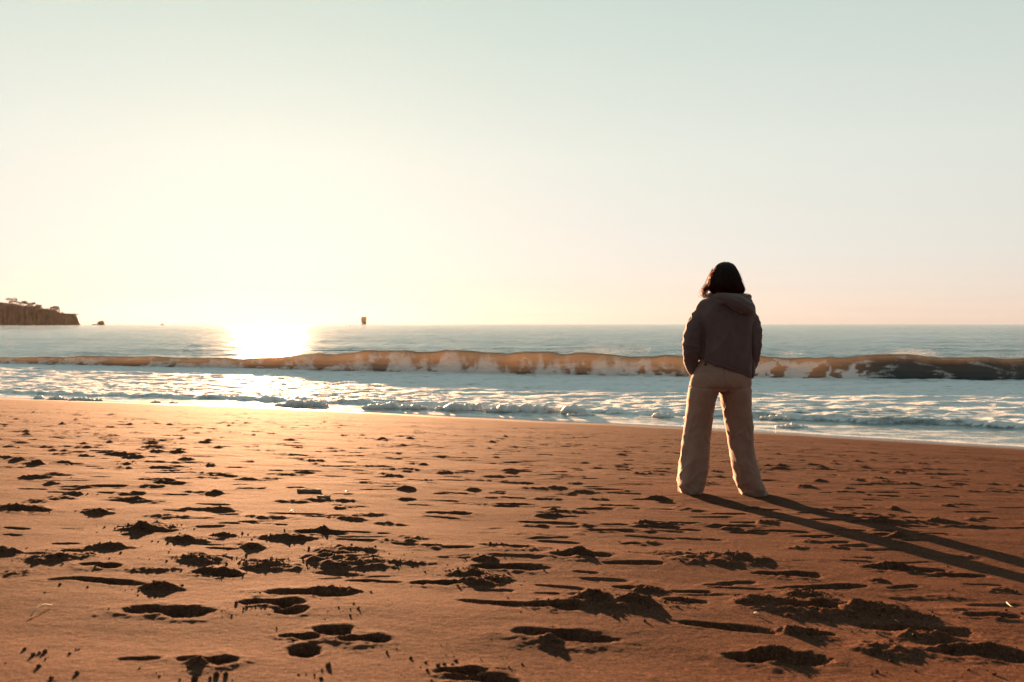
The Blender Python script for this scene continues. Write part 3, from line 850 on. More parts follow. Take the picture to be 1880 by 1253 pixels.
def foam_clump(x0, x1, ybase, hpx, label, seed, lobes=7):
    rr = random.Random(seed)
    ax, ay = px_level(x0, ybase); bx_, by_ = px_level(x1, ybase)
    cx, cy = (ax + bx_) / 2, (ay + by_) / 2
    L = abs(bx_ - ax); hh = hpx / F * cy
    dy = float(shore_y(bx_) - shore_y(ax)) * 0.0
    bm = bmesh.new()
    for k in range(lobes):
        t = (k + 0.5) / lobes * 2 - 1
        env = math.sqrt(max(0.05, 1 - abs(t) ** 2.6))
        r = hh * env * rr.uniform(0.5, 1.0)
        mat = Matrix.Translation((t * L * 0.46, rr.uniform(-0.15, 0.15) * min(L, 0.5), r * 0.30)) @ Matrix.Diagonal((max(r, L / lobes * 0.75), max(r * 1.3, 0.08), r * 0.75, 1))
        bmesh.ops.create_icosphere(bm, subdivisions=3, radius=1.0, matrix=mat)
    for v in bm.verts:
        n1 = mnoise.fractal(v.co * (2.2 / max(hh, 0.05)) * 0.35 + Vector((seed * 3.1, 0, 0)), 0.8, 2.0, 5)
        v.co += v.normal * n1 * hh * 0.22
        v.co += Vector((0, 0, 1)) * (0.10 * hh * n1)
    me = bpy.data.meshes.new('foam_clump'); bm.to_mesh(me); bm.free()
    o = link('foam_clump', me, M_FOAM)
    z = max(0.0, float(beach_z(cx, cy)))
    o.location = (cx, cy, z)
    return tag(o, label, 'sea foam', 'foam lumps along the edge of the swash')
foam_clump(500, 606, 745, 14, 'long low foam lump just right of the sun glare at the water edge', 1, 14)
foam_clump(660, 790, 749, 12, 'left end of the ragged foam ridge in the middle of the swash', 2, 18)
foam_clump(785, 900, 751, 13, 'middle stretch of the ragged foam ridge along the swash', 3, 16)
foam_clump(890, 1030, 754, 14, 'right end of the ragged foam ridge along the swash', 4, 16)
foam_clump(1034, 1070, 757, 15, 'round foam lump at the right end of the foam ridge', 5, 5)
foam_clump(1040, 1092, 761, 6, 'flat foam patch in front of the round foam lump', 6, 7)
foam_clump(1196, 1238, 764, 11, 'single rounded foam lump left of the person', 7, 6)
foam_clump(1256, 1268, 766, 6, 'tiny foam lump beside the left trouser leg', 8, 3)
foam_clump(1396, 1420, 768, 10, 'foam lump nearest the right trouser leg', 9, 4)
foam_clump(1419, 1433, 768, 9, 'middle of three foam lumps right of the person', 10, 3)
foam_clump(1437, 1450, 769, 7, 'smallest and rightmost of three foam lumps right of the person', 11, 3)
foam_clump(1424, 1486, 783, 8, 'flat elongated foam lump lying on the thin swash film', 12, 9)
foam_clump(62, 82, 736, 9, 'small foam lump at the far left of the water edge', 13, 4)
foam_clump(84, 118, 737, 8, 'wider foam lump beside the small one at far left', 14, 6)
foam_clump(120, 190, 739, 6, 'low foam strip left of the sun glare', 15, 10)
foam_clump(278, 294, 743, 6, 'little foam lump on the sand edge below the islet', 16, 3)
foam_clump(308, 326, 744, 4, 'flattest little foam lump on the sand edge below the boat', 17, 3)

# spray blown off the crest
sv, sf = [], []
for (xa, xb, n_, hi) in [(2.0, 6.5, 3600, 0.42), (11.5, 12.6, 500, 0.18), (15.6, 18.2, 2200, 0.32), (19.5, 22, 250, 0.15), (-5, -2.5, 350, 0.16)]:
    for _ in range(n_):
        x = random.triangular(xa, xb); 
        h = float(np.interp(x, [-60, -31, -22, -14, -8, -3, 2, 8, 14, 20, 40], [0.25, 0.38, 0.60, 0.66, 0.92, 1.06, 0.98, 0.95, 1.02, 0.95, 0.8]))
        e = abs(random.gauss(0, 0.45)) * hi
        p = Vector((x + random.gauss(0, 0.1) + e * 0.8, float(break_y(x)) + 0.75 + random.gauss(0.1, 0.22), h + 0.02 + e))
        r = random.uniform(0.002, 0.006)
        o = len(sv)
        sv += [p + Vector((r, 0, -r)), p + Vector((-r, r, -r)), p + Vector((-r, -r, -r)), p + Vector((0, 0, r))]
        sf += [(o, o + 2, o + 1), (o, o + 1, o + 3), (o + 1, o + 2, o + 3), (o + 2, o, o + 3)]
tag(link('sea_spray', mesh_from('sea_spray', sv, sf), M_FOAM), 'fine white spray blown off the crest of the breaking wave', 'spray', kind='stuff')

# ------------------------------------------------------------------ things lying on the sand
M_STRAW = simple_material('dry_reed', (0.22, 0.16, 0.09), (0.34, 0.26, 0.16), 60, 0.6, 0.2, 0.002)
M_DRIFT = simple_material('driftwood', (0.16, 0.11, 0.075), (0.28, 0.2, 0.14), 40, 0.85, 0.5, 0.003)
M_SHELL = simple_material('shell', (0.6, 0.55, 0.5), (0.8, 0.77, 0.72), 80, 0.4, 0.2, 0.002)
def lay(name, pxs, rad, mat, label, cat, lift=0.004, arch=0.0, group=None):
    pts = []
    for i, (a, b) in enumerate(pxs):
        x, y = px_ground(a, b); pts.append(Vector((x, y, ground_at(x, y) + lift + arch * math.sin(math.pi * i / (len(pxs) - 1)))))
    base = pts[0].copy()
    rr = [rad * (1 - 0.6 * i / (len(pts) - 1)) for i in range(len(pts))]
    V, Fc = tube([p - base for p in pts], rr, 7)
    o = link(name, mesh_from(name, V, Fc), mat); o.location = base
    return tag(o, label, cat, group)
lay('reed_stalk', [(57, 1131), (62, 1125), (72, 1119), (84, 1114), (97, 1112)], 0.0020, M_STRAW, 'thin pale reed stalk curving up from the sand at lower left', 'reed', 0.004, 0.008)
lay('straw', [(1848, 1108), (1855, 1112), (1862, 1117)], 0.002, M_STRAW, 'short pale straw lying on shaded sand at far right', 'straw')
lay('straw', [(1643, 1139), (1652, 1142)], 0.002, M_STRAW, 'tiny pale straw among the churned prints at right', 'straw')
def plank(x0, x1, py, w, h, label):
    ax, ay = px_ground(x0, py); bx_, by_ = px_ground(x1, py)
    L = bx_ - ax
    bm = bmesh.new(); bmesh.ops.create_cube(bm, size=1.0)
    bmesh.ops.subdivide_edges(bm, edges=bm.edges[:], cuts=5, use_grid_fill=True)
    for v in bm.verts:
        n1 = mnoise.noise(v.co * 4 + Vector((x0, 0, 0)))
        v.co = Vector((v.co.x * L, v.co.y * w, v.co.z * h)); v.co += Vector((n1 * 0.008, n1 * 0.003, n1 * 0.002))
    me = bpy.data.meshes.new('driftwood'); bm.to_mesh(me); bm.free()
    o = link('driftwood', me, M_DRIFT, None, False)
    mx, my = (ax + bx_) / 2, (ay + by_) / 2
    o.location = (mx, my, ground_at(mx, my) + h * 0.42); o.rotation_euler = (0.0, 0.02, 0.04)
    return tag(o, label, 'driftwood', 'driftwood sticks on the mid beach')
plank(545, 590, 904, 0.03, 0.022, 'longer flat driftwood stick on the mid beach below the sun')
plank(582, 606, 915, 0.03, 0.020, 'shorter driftwood stick lying just right of the longer one')
def shell(px, py, size, label, seed):
    x, y = px_ground(px, py)
    bm = bmesh.new(); N, K = 14, 7
    vs_ = []
    for i in range(K + 1):
        r = i / K
        for j in range(N + 1):
            a = -1.25 + 2.5 * j / N
            rib = 1 + 0.04 * (j % 2)
            vs_.append(bm.verts.new((math.sin(a) * r * size * rib, math.cos(a) * r * size * rib, 0.45 * size * math.sin(math.pi * min(1, r * 0.9 + 0.05)) * rib)))
    for i in range(K):
        for j in range(N):
            a = i * (N + 1) + j
            bm.faces.new((vs_[a], vs_[a + 1], vs_[a + N + 2], vs_[a + N + 1]))
    bmesh.ops.solidify(bm, geom=bm.faces[:], thickness=0.0015)
    me = bpy.data.meshes.new('shell'); bm.to_mesh(me); bm.free()
    o = link('shell', me, M_SHELL); o.location = (x, y, ground_at(x, y) + 0.002); o.rotation_euler = (0.5, 0.2, seed)
    return tag(o, label, 'shell', 'shell bits on the sand')
shell(538, 942, 0.020, 'white shell fragment standing on the sand below the driftwood sticks', 0.4)
shell(1391, 1128, 0.013, 'small white shell on shaded sand between the prints at lower right', 2.0)
shell(638, 906, 0.018, 'pale shell fragment to the right of the driftwood sticks', 1.1)

# ------------------------------------------------------------------ person
PS = 5.64 / F
PXc, PYc = 1330.0, 910.0
def lx(px): return (px - PXc) * PS
def lz(py): return (PYc - py) * PS

def ring_loft(rings, n=36, cap=True):
    """rings: (cx, cy, cz, rx, ry, tilt) ; tilt is the rise per unit x"""
    V, Fc = [], []
    for (cx, cy, cz, rx, ry, tl) in rings:
        for k in range(n):
            a = 2 * math.pi * k / n
            x = math.cos(a) * rx; y = math.sin(a) * ry
            V.append((cx + x, cy + y, cz + tl * x))
    for i in range(len(rings) - 1):
        for k in range(n):
            k2 = (k + 1) % n
            Fc.append((i * n + k, i * n + k2, (i + 1) * n + k2, (i + 1) * n + k))
    if cap:
        Fc.append(tuple(range(n))[::-1]); Fc.append(tuple(range((len(rings) - 1) * n, len(rings) * n)))
    return V, Fc

def dense(rings, k=4):
    """catmull-rom between rings"""
    R = np.array(rings, float); out = []
    for i in range(len(R) - 1):
        p0, p1, p2, p3 = R[max(i - 1, 0)], R[i], R[i + 1], R[min(i + 2, len(R) - 1)]
        for j in range(k):
            t = j / k
            out.append(0.5 * ((2 * p1) + (-p0 + p2) * t + (2 * p0 - 5 * p1 + 4 * p2 - p3) * t * t + (-p0 + 3 * p1 - 3 * p2 + p3) * t ** 3))
    out.append(R[-1])
    return [tuple(r) for r in out]

def remesh(parts, voxel=0.008, smooth=6, name='tmp'):
    V, Fc = merge(parts)
    me = mesh_from(name, V, Fc)
    o = bpy.data.objects.new(name, me); COL.objects.link(o)
    m = o.modifiers.new('r', 'REMESH'); m.mode = 'VOXEL'; m.voxel_size = voxel
    if smooth:
        s = o.modifiers.new('s', 'SMOOTH'); s.iterations = smooth; s.factor = 0.5
    dg = bpy.context.evaluated_depsgraph_get()
    out = bpy.data.meshes.new_from_object(o.evaluated_get(dg))
    bpy.data.objects.remove(o); out.name = name
    return out

def displace(me, fn):
    n = len(me.vertices)
    co = np.empty(n * 3); me.vertices.foreach_get('co', co); co = co.reshape(-1, 3)
    nr = np.empty(n * 3); me.vertex_normals.foreach_get('vector', nr); nr = nr.reshape(-1, 3)
    d = fn(co, nr)
    me.vertices.foreach_set('co', (co + d).ravel()); me.update()

def n3(co, sx_, sy_, sz_, seed):
    return np.array([mnoise.noise(Vector((c[0] * sx_ + seed, c[1] * sy_ + seed * 0.7, c[2] * sz_ - seed))) for c in co])

def rx2(a, b): return ((lx(a) + lx(b)) / 2, abs(lx(b) - lx(a)) / 2)

M_SKIN = simple_material('skin', (0.42, 0.26, 0.19), (0.5, 0.32, 0.24), 20, 0.5, 0.05, 0.002)
M_HAIR = simple_material('hair', (0.008, 0.004, 0.003), (0.020, 0.009, 0.006), 60, 0.5, 0.3, 0.002, 0.25)
_n, _l = M_HAIR.node_tree.nodes, M_HAIR.node_tree.links
_t = _n.new('ShaderNodeBsdfTranslucent'); _t.inputs['Color'].default_value = (0.55, 0.20, 0.07, 1)
_m = _n.new('ShaderNodeMixShader'); _m.inputs[0].default_value = 0.35
_o = next(q for q in _n if q.type == 'OUTPUT_MATERIAL'); _p = next(q for q in _n if q.type == 'BSDF_PRINCIPLED')
_l.new(_p.outputs[0], _m.inputs[1]); _l.new(_t.outputs[0], _m.inputs[2]); _l.new(_m.outputs[0], _o.inputs[0])
M_HOOD = cloth_material('hoodie_fleece', (0.100, 0.067, 0.068), (0.132, 0.090, 0.091), 700, 0.25)
M_PANTS = cloth_material('trouser_cotton', (0.265, 0.160, 0.120), (0.325, 0.198, 0.150), 900, 0.30)
M_SHOE = simple_material('shoe_canvas', (0.03, 0.03, 0.032), (0.05, 0.05, 0.055), 80, 0.8, 0.2, 0.002)
M_SOLE = simple_material('shoe_sole', (0.06, 0.055, 0.05), (0.09, 0.085, 0.08), 60, 0.7, 0.1, 0.002)
M_BUTTON = simple_material('button_black', (0.012, 0.012, 0.014), (0.02, 0.02, 0.022), 60, 0.4, 0.0, 0.001)

p_x, p_y = 1.50, 5.64
p_z = float(beach_z(p_x, p_y)) + 0.002

# body: one surface, mostly under the clothes
def limb(pts, rads, n=14):
    pts = np.array(pts, float); R = dense([tuple(p) + (r, r, 0) for p, r in zip(pts, rads)], 5)
    return tube([r[:3] for r in R], [r[3] for r in R], n)
head_c = Vector((lx(1331), 0.015, lz(512)))
def ell(c, r, sub=3):
    bm = bmesh.new(); bmesh.ops.create_icosphere(bm, subdivisions=sub, radius=1.0)
    V = [(c[0] + v.co.x * r[0], c[1] + v.co.y * r[1], c[2] + v.co.z * r[2]) for v in bm.verts]
    Fc = [tuple(q.index for q in f.verts) for f in bm.faces]; bm.free()
    return V, Fc
hc = head_c
body_parts = [
    ell((hc.x, hc.y, hc.z + 0.02), (0.074, 0.092, 0.092)), ell((hc.x, hc.y + 0.03, hc.z - 0.045), (0.055, 0.062, 0.068)),
    ell((hc.x, hc.y + 0.098, hc.z - 0.025), (0.014, 0.022, 0.022)), ell((hc.x, hc.y + 0.092, hc.z + 0.0), (0.010, 0.014, 0.03)),
    ell((hc.x, hc.y + 0.085, hc.z - 0.066), (0.024, 0.012, 0.010)), ell((hc.x, hc.y + 0.078, hc.z - 0.098), (0.022, 0.018, 0.018)),
    ell((hc.x - 0.030, hc.y + 0.080, hc.z + 0.005), (0.014, 0.012, 0.008)), ell((hc.x + 0.030, hc.y + 0.080, hc.z + 0.005), (0.014, 0.012, 0.008)),
    ell((hc.x - 0.076, hc.y + 0.0, hc.z - 0.015), (0.010, 0.02, 0.032)), ell((hc.x + 0.076, hc.y + 0.0, hc.z - 0.015), (0.010, 0.02, 0.032)),
    limb([(hc.x, -0.005, hc.z - 0.06), (lx(1331), -0.02, lz(546)), (lx(1331), -0.02, lz(566))], [0.052, 0.052, 0.06]),
    ring_loft(dense([(0, -0.01, lz(556), 0.08, 0.06, 0), (0, -0.01, lz(566), 0.15, 0.075, 0), (0, 0, lz(600), 0.145, 0.09, 0), (0, 0, lz(640), 0.125, 0.085, 0), (0, 0, lz(680), 0.15, 0.10, 0), (0, -0.01, lz(705), 0.155, 0.105, 0), (0, 0, lz(716), 0.13, 0.09, 0)]), 24),
]
ARM_L = [(lx(1288), 0, lz(570)), (lx(1270), -0.045, lz(624)), (lx(1273), 0.03, lz(676)), (lx(1281), 0.075, lz(698))]
ARM_R = [(lx(1373), 0, lz(571)), (lx(1383), -0.045, lz(632)), (lx(1383), 0.03, lz(678)), (lx(1373), 0.075, lz(700))]
for A, sgn in ((ARM_L, -1), (ARM_R, 1)):
    body_parts.append(limb(A, [0.042, 0.036, 0.026, 0.022]))
    h0 = Vector(A[3])
    body_parts.append(ell((h0.x - sgn * 0.004, h0.y + 0.008, h0.z - 0.035), (0.022, 0.036, 0.045)))
    for q, (dy, ln) in enumerate(((-0.024, 0.055), (-0.008, 0.066), (0.009, 0.070), (0.026, 0.062))):
        body_parts.append(limb([(h0.x, h0.y + dy, h0.z - 0.06), (h0.x - sgn * 0.006, h0.y + dy + 0.004, h0.z - 0.06 - ln * 0.6), (h0.x - sgn * 0.016, h0.y + dy + 0.006, h0.z - 0.06 - ln)], [0.0085, 0.008, 0.0065], 8))
    body_parts.append(limb([(h0.x - sgn * 0.008, h0.y + 0.035, h0.z - 0.02), (h0.x - sgn * 0.018, h0.y + 0.058, h0.z - 0.045), (h0.x - sgn * 0.024, h0.y + 0.064, h0.z - 0.068)], [0.010, 0.0095, 0.007], 8))
LEG_L = [(lx(1299), -0.005, lz(708)), (lx(1285), 0.012, lz(800)), (lx(1271), -0.005, lz(893))]
LEG_R = [(lx(1350), -0.005, lz(708)), (lx(1363), 0.012, lz(800)), (lx(1386), -0.005, lz(893))]
for A, sgn in ((LEG_L, -1), (LEG_R, 1)):
    body_parts.append(limb(A, [0.080, 0.052, 0.036]))
    body_parts.append(limb([(A[2][0], -0.045, lz(901)), (A[2][0] + sgn * 0.008, 0.03, lz(900)), (A[2][0] + sgn * 0.012, 0.13, lz(906))], [0.034, 0.036, 0.024]))
person = link('person', remesh(body_parts, 0.006, 3, 'person'), M_SKIN)
person.location = (p_x, p_y, p_z)
tag(person, 'person in a grey-brown hoodie and wide beige trousers seen from behind, facing the sea', 'person')

# trousers
hips = dense([(*rx2(1288, 1376)[:1], -0.005, lz(655), rx2(1288, 1376)[1], 0.112, 0)] + [
    (rx2(a, b)[0], cy, lz(y), rx2(a, b)[1], ry, 0) for (y, a, b, ry, cy) in
    [(668, 1283, 1377, 0.118, -0.008), (680, 1277, 1378, 0.132, -0.016), (692, 1271, 1379, 0.142, -0.024), (706, 1268, 1379, 0.142, -0.026), (718, 1269, 1377, 0.122, -0.016)]])
def leg(rows, cyb):
    R = []
    for (y, a, b, ry, cy) in rows:
        c, r = rx2(a, b); R.append((c, cy, lz(y), r, ry, 0))
    return dense(R)
leg_l = leg([(690, 1275, 1324, 0.105, -0.015), (708, 1268, 1323, 0.122, -0.018), (722, 1266, 1319.5, 0.122, -0.015), (745, 1264, 1314.5, 0.112, -0.004), (770, 1262, 1310, 0.104, 0.006), (800, 1258, 1307, 0.100, 0.010), (830, 1253, 1305, 0.104, 0.010), (860, 1249, 1303, 0.112, 0.010), (885, 1247, 1298, 0.120, 0.014), (899, 1249, 1292, 0.122, 0.022), (908, 1253, 1288, 0.112, 0.026)], 0)
leg_r = leg([(690, 1320, 1376, 0.105, -0.015), (708, 1319, 1378, 0.122, -0.018), (722, 1323, 1379, 0.122, -0.015), (745, 1327, 1381, 0.112, -0.004), (770, 1332.5, 1384, 0.104, 0.006), (800, 1338, 1386, 0.100, 0.010), (830, 1343, 1388, 0.104, 0.010), (860, 1348, 1394, 0.112, 0.010), (885, 1354, 1401, 0.120, 0.014), (899, 1361, 1409, 0.122, 0.022), (911, 1367, 1412, 0.112, 0.026)], 0)
trs = remesh([ring_loft(hips), ring_loft(leg_l), ring_loft(leg_r)], 0.0052, 4, 'trousers')
def folds_trousers(co, nr):
    z = co[:, 2]
    low = np.clip((0.85 - z) / 0.8, 0, 1)
    side = np.where(co[:, 0] < 0, -1.0, 1.0)
    q = co.copy(); q[:, 0] = co[:, 0] + side * 0.35 * z
    a = n3(q, 15, 9, 2.6, 3.3); b = n3(co, 10, 10, 16, 9.1); c = n3(q, 30, 18, 6, 5.7)
    hem = np.clip((0.16 - z) / 0.16, 0, 1)
    k = np.abs(z - lz(800)) < 0.2
    d = 0.013 * (0.4 + 0.6 * low) * a + 0.0035 * (0.3 + low) * c + (0.004 + 0.010 * hem) * b * (0.4 + 0.6 * low)
    r1 = np.abs(n3(np.stack([co[:, 0] + side * 0.9 * z, co[:, 1], z], 1), 7, 6, 5, 12.5)); r2 = np.abs(n3(np.stack([co[:, 0] - side * 0.5 * z, co[:, 1], z], 1), 9, 7, 9, 15.1))
    d += 0.005 * (0.35 + 0.65 * low) * np.clip(1 - r1 * 3, 0, 1) ** 2 + (0.0015 + 0.008 * hem + 0.003 * np.exp(-((z - lz(800)) / 0.08) ** 2)) * np.clip(1 - r2 * 3, 0, 1) ** 2
    # seam between the seat and the legs, centre-back seam
    d -= 0.006 * np.exp(-((co[:, 0] - lx(1322)) / 0.006) ** 2) * (z > lz(716)) * (nr[:, 1] < -0.2)
    sag = np.exp(-((z - lz(714 ) - 0.05 * np.abs(co[:, 0])) / 0.008) ** 2) * (nr[:, 1] < 0)
    d -= 0.005 * sag
    d -= 0.004 * np.exp(-((z - lz(682.5)) / 0.004) ** 2)
    return nr * d[:, None]
displace(trs, folds_trousers)
trousers = link('trousers', trs, M_PANTS, person)
trousers['label'] = 'wide beige cotton trousers'
# button on the waistband at the back
def on_back(me, x, z):
    best = None
    for v in me.vertices:
        if abs(v.co.x - x) < 0.01 and abs(v.co.z - z) < 0.01 and (best is None or v.co.y < best): best = v.co.y
    return best if best is not None else -0.13
bm = bmesh.new(); bmesh.ops.create_cone(bm, cap_ends=True, segments=16, radius1=0.0085, radius2=0.006, depth=0.006, matrix=Matrix.Rotation(math.pi / 2, 4, 'X'))
me = bpy.data.meshes.new('button'); bm.to_mesh(me); bm.free()
btn = link('button', me, M_BUTTON, trousers); btn.location = (lx(1291), on_back(trs, lx(1291), lz(669)) - 0.002, lz(669))

# hoodie: one surface for body and sleeves, hem hanging lower on the right
hr = []
for (y, a, b, ry, cy, tl) in [(543, 1310, 1358, 0.075, -0.012, 0), (548, 1296, 1372, 0.088, -0.014, 0), (555, 1284, 1381, 0.098, -0.016, 0), (566, 1277, 1386, 0.110, -0.018, 0), (582, 1276, 1386, 0.126, -0.020, 0), (598, 1279, 1383, 0.134, -0.020, 0), (615, 1281, 1381, 0.140, -0.018, -0.02), (640, 1283, 1382, 0.144, -0.016, -0.08), (658, 1283, 1384, 0.148, -0.014, -0.20), (672, 1283, 1385, 0.150, -0.012, -0.32), (678, 1284, 1382, 0.146, -0.012, -0.36), (681, 1288, 1378, 0.134, -0.012, -0.36)]:
    c, r = rx2(a, b); hr.append((c, cy, lz(y), r, ry, tl))
sl = [(lx(1297), 0, lz(572), .062), (lx(1281), -0.018, lz(590), .064), (lx(1272), -0.040, lz(612), .062), (lx(1268), -0.040, lz(634), .058), (lx(1269), -0.012, lz(657), .054), (lx(1273), 0.022, lz(674), .044), (lx(1277), 0.042, lz(684), .037)]
sr = [(lx(1367), 0, lz(573), .062), (lx(1376), -0.018, lz(592), .063), (lx(1380), -0.040, lz(620), .060), (lx(1380), -0.040, lz(642), .058), (lx(1380), -0.012, lz(662), .053), (lx(1378), 0.022, lz(678), .044), (lx(1374), 0.042, lz(689), .037)]
hd = remesh([ring_loft(dense(hr), 40)] + [limb([p[:3] for p in A], [p[3] for p in A], 20) for A in (sl, sr)], 0.0052, 3, 'hoodie')
def folds_hoodie(co, nr):
    x, y, z = co.T
    q = co.copy(); q[:, 0] = x - 0.25 * (z - 1.1)
    a = n3(q, 13, 9, 3.0, 1.7); b = n3(co, 26, 20, 9, 4.4)
    arm = np.clip((np.abs(x - 0.005) - 0.17) / 0.05, 0, 1)
    elbow = np.exp(-((z - 1.10) / 0.10) ** 2)
    c = n3(co, 9, 9, 24, 6.6)
    r1 = np.abs(n3(np.stack([x + 0.5 * z * np.sign(x), y, z], 1), 6, 6, 4, 21.5)); r2 = np.abs(n3(co, 8, 8, 17, 25.1))
    d = 0.010 * a * (1 - 0.5 * arm) + 0.003 * b + arm * (0.0015 + 0.005 * elbow) * c
    d += 0.006 * np.clip(1 - r1 * 3, 0, 1) ** 2 * (1 - 0.6 * arm) + 0.005 * arm * np.clip(1 - r2 * 3, 0, 1) ** 2
    # crease where the sleeve meets the body
    for sx_, off in ((-1, lx(1289)), (1, lx(1374))):
        g = np.exp(-((x - off - sx_ * 0.03 * np.clip(1.2 - z, 0, 1)) / 0.007) ** 2) * (nr[:, 1] < 0) * np.clip((1.20 - z) / 0.12, 0, 1)
        d -= 0.016 * g
    # hem band
    hem = lz(673.5) - 0.36 * (x - lx(1334))
    d -= 0.004 * np.exp(-((z - hem) / 0.004) ** 2) * (np.abs(x - 0.015) < 0.165)
    return nr * d[:, None]
displace(hd, folds_hoodie)
hoodie = link('hoodie', hd, M_HOOD, person)
hoodie['label'] = 'oversized grey-brown hoodie with hem hanging lower on the right'

# hood lying on the upper back, pulled to the right
hoodparts = []
def hood_ring(t):
    # t 0..1 from the collar roll down to the hanging tip
    cx = lx(1337) + (lx(1352) - lx(1337)) * t
    return cx
rr_ = []
for (y, a, b, ry, cy, tl) in [(541, 1312, 1364, 0.070, -0.035, -0.02), (545, 1306, 1371, 0.090, -0.050, -0.06), (551, 1307, 1375, 0.098, -0.070, -0.12), (558, 1313, 1377, 0.094, -0.088, -0.18), (565, 1321, 1377, 0.082, -0.104, -0.22), (571, 1332, 1375, 0.062, -0.118, -0.22), (576, 1344, 1371, 0.040, -0.128, -0.18), (579, 1352, 1367, 0.018, -0.132, -0.1)]:
    c, r = rx2(a, b); rr_.append((c, cy - 0.016, lz(y), r, ry, tl))
hoodparts.append(ring_loft(dense(rr_), 36))
hoodparts.append(limb([(lx(1308), 0.05, lz(541)), (lx(1305), -0.02, lz(545)), (lx(1312), -0.105, lz(556)), (lx(1326), -0.142, lz(557)), (lx(1345), -0.135, lz(553)), (lx(1364), -0.105, lz(548)), (lx(1372), -0.04, lz(546)), (lx(1366), 0.05, lz(542))], [0.016, 0.018, 0.016, 0.015, 0.016, 0.018, 0.018, 0.014], 12))
hm = remesh(hoodparts, 0.005, 3, 'hood')
def folds_hood(co, nr):
    q = co.copy(); q[:, 2] = co[:, 2] + 0.35 * co[:, 0]
    d = 0.009 * n3(q, 8, 8, 26, 2.2) + 0.005 * n3(q, 16, 12, 40, 7.2)
    return nr * d[:, None]
displace(hm, folds_hood)
hood = link('hood', hm, M_HOOD, hoodie)

# shoes
for A, sgn in ((LEG_L, -1), (LEG_R, 1)):
    cx = A[2][0] - sgn * 0.004
    zz = lz(908) - 0.004 if sgn < 0 else lz(913)
    up = []
    for (t, w, h) in [(-0.105, 0.024, 0.05), (-0.09, 0.036, 0.075), (-0.03, 0.040, 0.08), (0.04, 0.043, 0.062), (0.10, 0.046, 0.045), (0.145, 0.038, 0.036), (0.165, 0.018, 0.024)]:
        up.append((t, w, h))
    V, Fc = [], []; n = 14
    for (t, w, h) in up:
        for k in range(n):
            a = math.pi * k / (n - 1)
            V.append((cx + sgn * (0.26 if sgn > 0 else 0.03) * (t + 0.1) + math.cos(a) * w, t + 0.05, zz + 0.022 + max(0.0, math.sin(a)) ** 0.7 * h))
    for i in range(len(up) - 1):
        for k in range(n - 1):
            Fc.append((i * n + k, i * n + k + 1, (i + 1) * n + k + 1, (i + 1) * n + k))
    Fc += [tuple(range(n)), tuple(range((len(up) - 1) * n, len(up) * n))[::-1]]
    sh = link('shoe', mesh_from('shoe', V, Fc), M_SHOE, person)
    V, Fc = [], []
    for (t, w, h) in up:
        xo = cx + sgn * (0.26 if sgn > 0 else 0.03) * (t + 0.1); w = w + 0.004; t = t + 0.05
        V += [(xo - w, t, zz - 0.004), (xo + w, t, zz - 0.004), (xo + w, t, zz + 0.024), (xo - w, t, zz + 0.024)]
    for i in range(len(up) - 1):
        for k in range(4):
            k2 = (k + 1) % 4; Fc.append((i * 4 + k, i * 4 + k2, i * 4 + 4 + k2, i * 4 + 4 + k))
    Fc += [(0, 3, 2, 1), tuple(range(len(V) - 4, len(V)))]
    link('sole', mesh_from('sole', V, Fc), M_SOLE, sh, False)

# hair: a close cap and hanging strands, ends blown to the left
HR = [(483, 1326, 1337, 0.020), (486, 1319, 1343, 0.052), (491, 1314, 1348, 0.078), (500, 1308.5, 1353, 0.100), (510, 1305.5, 1357, 0.110), (520, 1304, 1360, 0.112), (530, 1304, 1363, 0.108), (536, 1308, 1363, 0.098), (540, 1314, 1360, 0.084)]
cap_r = dense([(rx2(a, b)[0], -0.012 - 0.010 * (i / 8), lz(y), rx2(a, b)[1] * 0.97, ry, 0) for i, (y, a, b, ry) in enumerate(HR)], 4)
V, Fc = ring_loft(cap_r, 40)
V = [Vector(v) for v in V]
for v in V:
    if v.y > 0.045 and v.z < lz(497):              # leave the face free
        v.y = 0.045 + (v.y - 0.045) * 0.1
        v.x = hc.x + (v.x - hc.x) * 0.82
    g = 1 + 0.03 * mnoise.noise(Vector((math.atan2(v.y, v.x - hc.x) * 7, v.z * 3, 1.0))) + 0.09 * mnoise.noise(Vector((math.atan2(v.y, v.x - hc.x) * 1.5, v.z * 16, 4.0)))
    v.x = hc.x + (v.x - hc.x) * g
strands = [(V, Fc)]
CR = np.array(cap_r)
def hair_pt(ang, z, k):
    cx = np.interp(-z, -CR[:, 2], CR[:, 0]); cy = np.interp(-z, -CR[:, 2], CR[:, 1]); rx = np.interp(-z, -CR[:, 2], CR[:, 3]); ry = np.interp(-z, -CR[:, 2], CR[:, 4])
    return Vector((cx + math.cos(ang) * rx * k, cy + math.sin(ang) * ry * k, z))
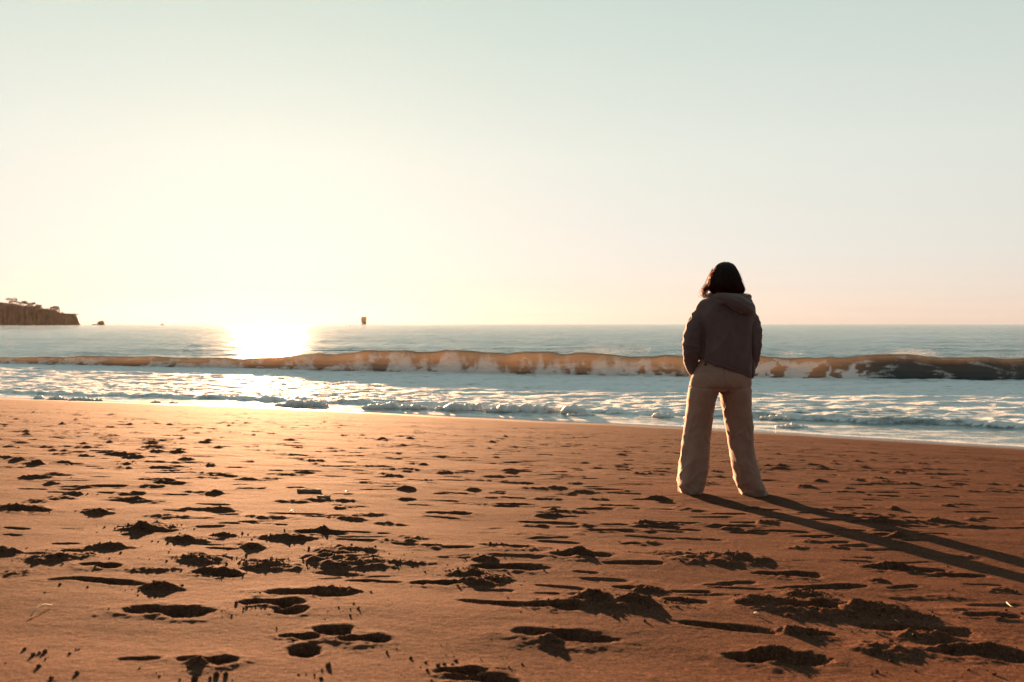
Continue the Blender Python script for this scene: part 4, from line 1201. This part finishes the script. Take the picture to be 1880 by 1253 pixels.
for c in range(46):
    ca_ = math.pi * 0.86 + (c + random.uniform(-0.3, 0.3)) / 45 * math.pi * 1.28
    cz0 = random.uniform(485, 498); cz1 = random.triangular(531, 553, 545)
    ck = random.uniform(0.97, 1.08); cw = random.uniform(0, 6.28); cam_ = random.uniform(0.04, 0.16); cr = random.uniform(0.02, 0.05)
    for i in range(15):
        ang = ca_ + random.gauss(0, 0.05)
        z0 = lz(cz0 + random.uniform(-3, 5)); z1 = lz(cz1 + random.gauss(0, 1.8))
        k0 = random.uniform(0.97, 1.03); k1 = ck + random.gauss(0, 0.025)
        pts = []
        for j in range(15):
            t = j / 14; z = z0 + (z1 - z0) * t
            p = hair_pt(ang * 1.0 + cam_ * math.sin(cw + t * 6.5) * t, z, k0 + (k1 - k0) * t ** 2 + cr * math.sin(t * 10 + cw) * t)
            if math.cos(ang) < -0.75 and t > 0.5: p.x -= 0.05 * (t - 0.5) ** 1.3
            if math.cos(ang) > 0.7 and t > 0.6: p.x += 0.02 * (t - 0.6)
            pts.append(p)
        strands.append(tube(pts, [0.0032 * (1 - 0.85 * (j / 14) ** 2) for j in range(15)], 4))
for i in range(110):                                # the lock curling out on the left
    r = lambda s: random.gauss(0, s)
    base = [(1309, 500), (1305, 510), (1303, 518), (1301, 525), (1297, 530), (1293.5, 536), (1293, 542), (1297, 546), (1301, 543), (1300, 539)]
    ox, oy, oz = r(2.6), r(0.024), r(2.4)
    n_ = random.choice((6, 7, 8, 9, 10)); ph = random.uniform(0, 6.28)
    pts = [Vector((lx(a + ox * (0.3 + 0.12 * j) + 1.2 * math.sin(j * 1.3 + ph)), -0.02 + oy + 0.03 * (j / 6), lz(b + oz * 0.8))) for j, (a, b) in enumerate(base[:n_])]
    R = dense([tuple(p) + (0, 0, 0) for p in pts], 3)
    strands.append(tube([q[:3] for q in R], [0.0024 * (1 - 0.75 * (j / (len(R) - 1))) for j in range(len(R))], 4))
for i in range(60):                                 # stray hairs
    ang = random.uniform(math.pi, math.pi * 2.1); z0 = lz(random.uniform(488, 515))
    pts = []
    out = random.uniform(0.05, 0.16) * (1.4 if math.cos(ang) > 0 else 1.0)
    for j in range(9):
        t = j / 8; pts.append(hair_pt(ang, z0 - t * random.uniform(0.07, 0.1), 1.0 + out * t ** 1.5))
    strands.append(tube(pts, 0.0007, 3))
V, Fc = merge(strands)
hair = link('hair', mesh_from('hair', V, Fc), M_HAIR, person)
hair['label'] = 'dark shoulder-length hair blown to the left'

# ------------------------------------------------------------------ sea air
hv_, hf_ = box(-9500, 9500, -600, 6300, -4.0, 115.0)
hz_m, hz_n, hz_l = new_mat('haze')
hz_o = hz_n.new('ShaderNodeOutputMaterial'); hz_p = hz_n.new('ShaderNodeVolumePrincipled')
hz_p.inputs['Color'].default_value = (1.0, 0.93, 0.84, 1)
hz_p.inputs['Density'].default_value = 0.0000021
hz_p.inputs['Anisotropy'].default_value = 0.75
hz_l.new(hz_p.outputs[0], hz_o.inputs['Volume'])
haze = link('haze', mesh_from('haze', hv_, hf_), hz_m, None, False)
tag(haze, 'thin warm sea haze over the water', 'haze', kind='stuff')
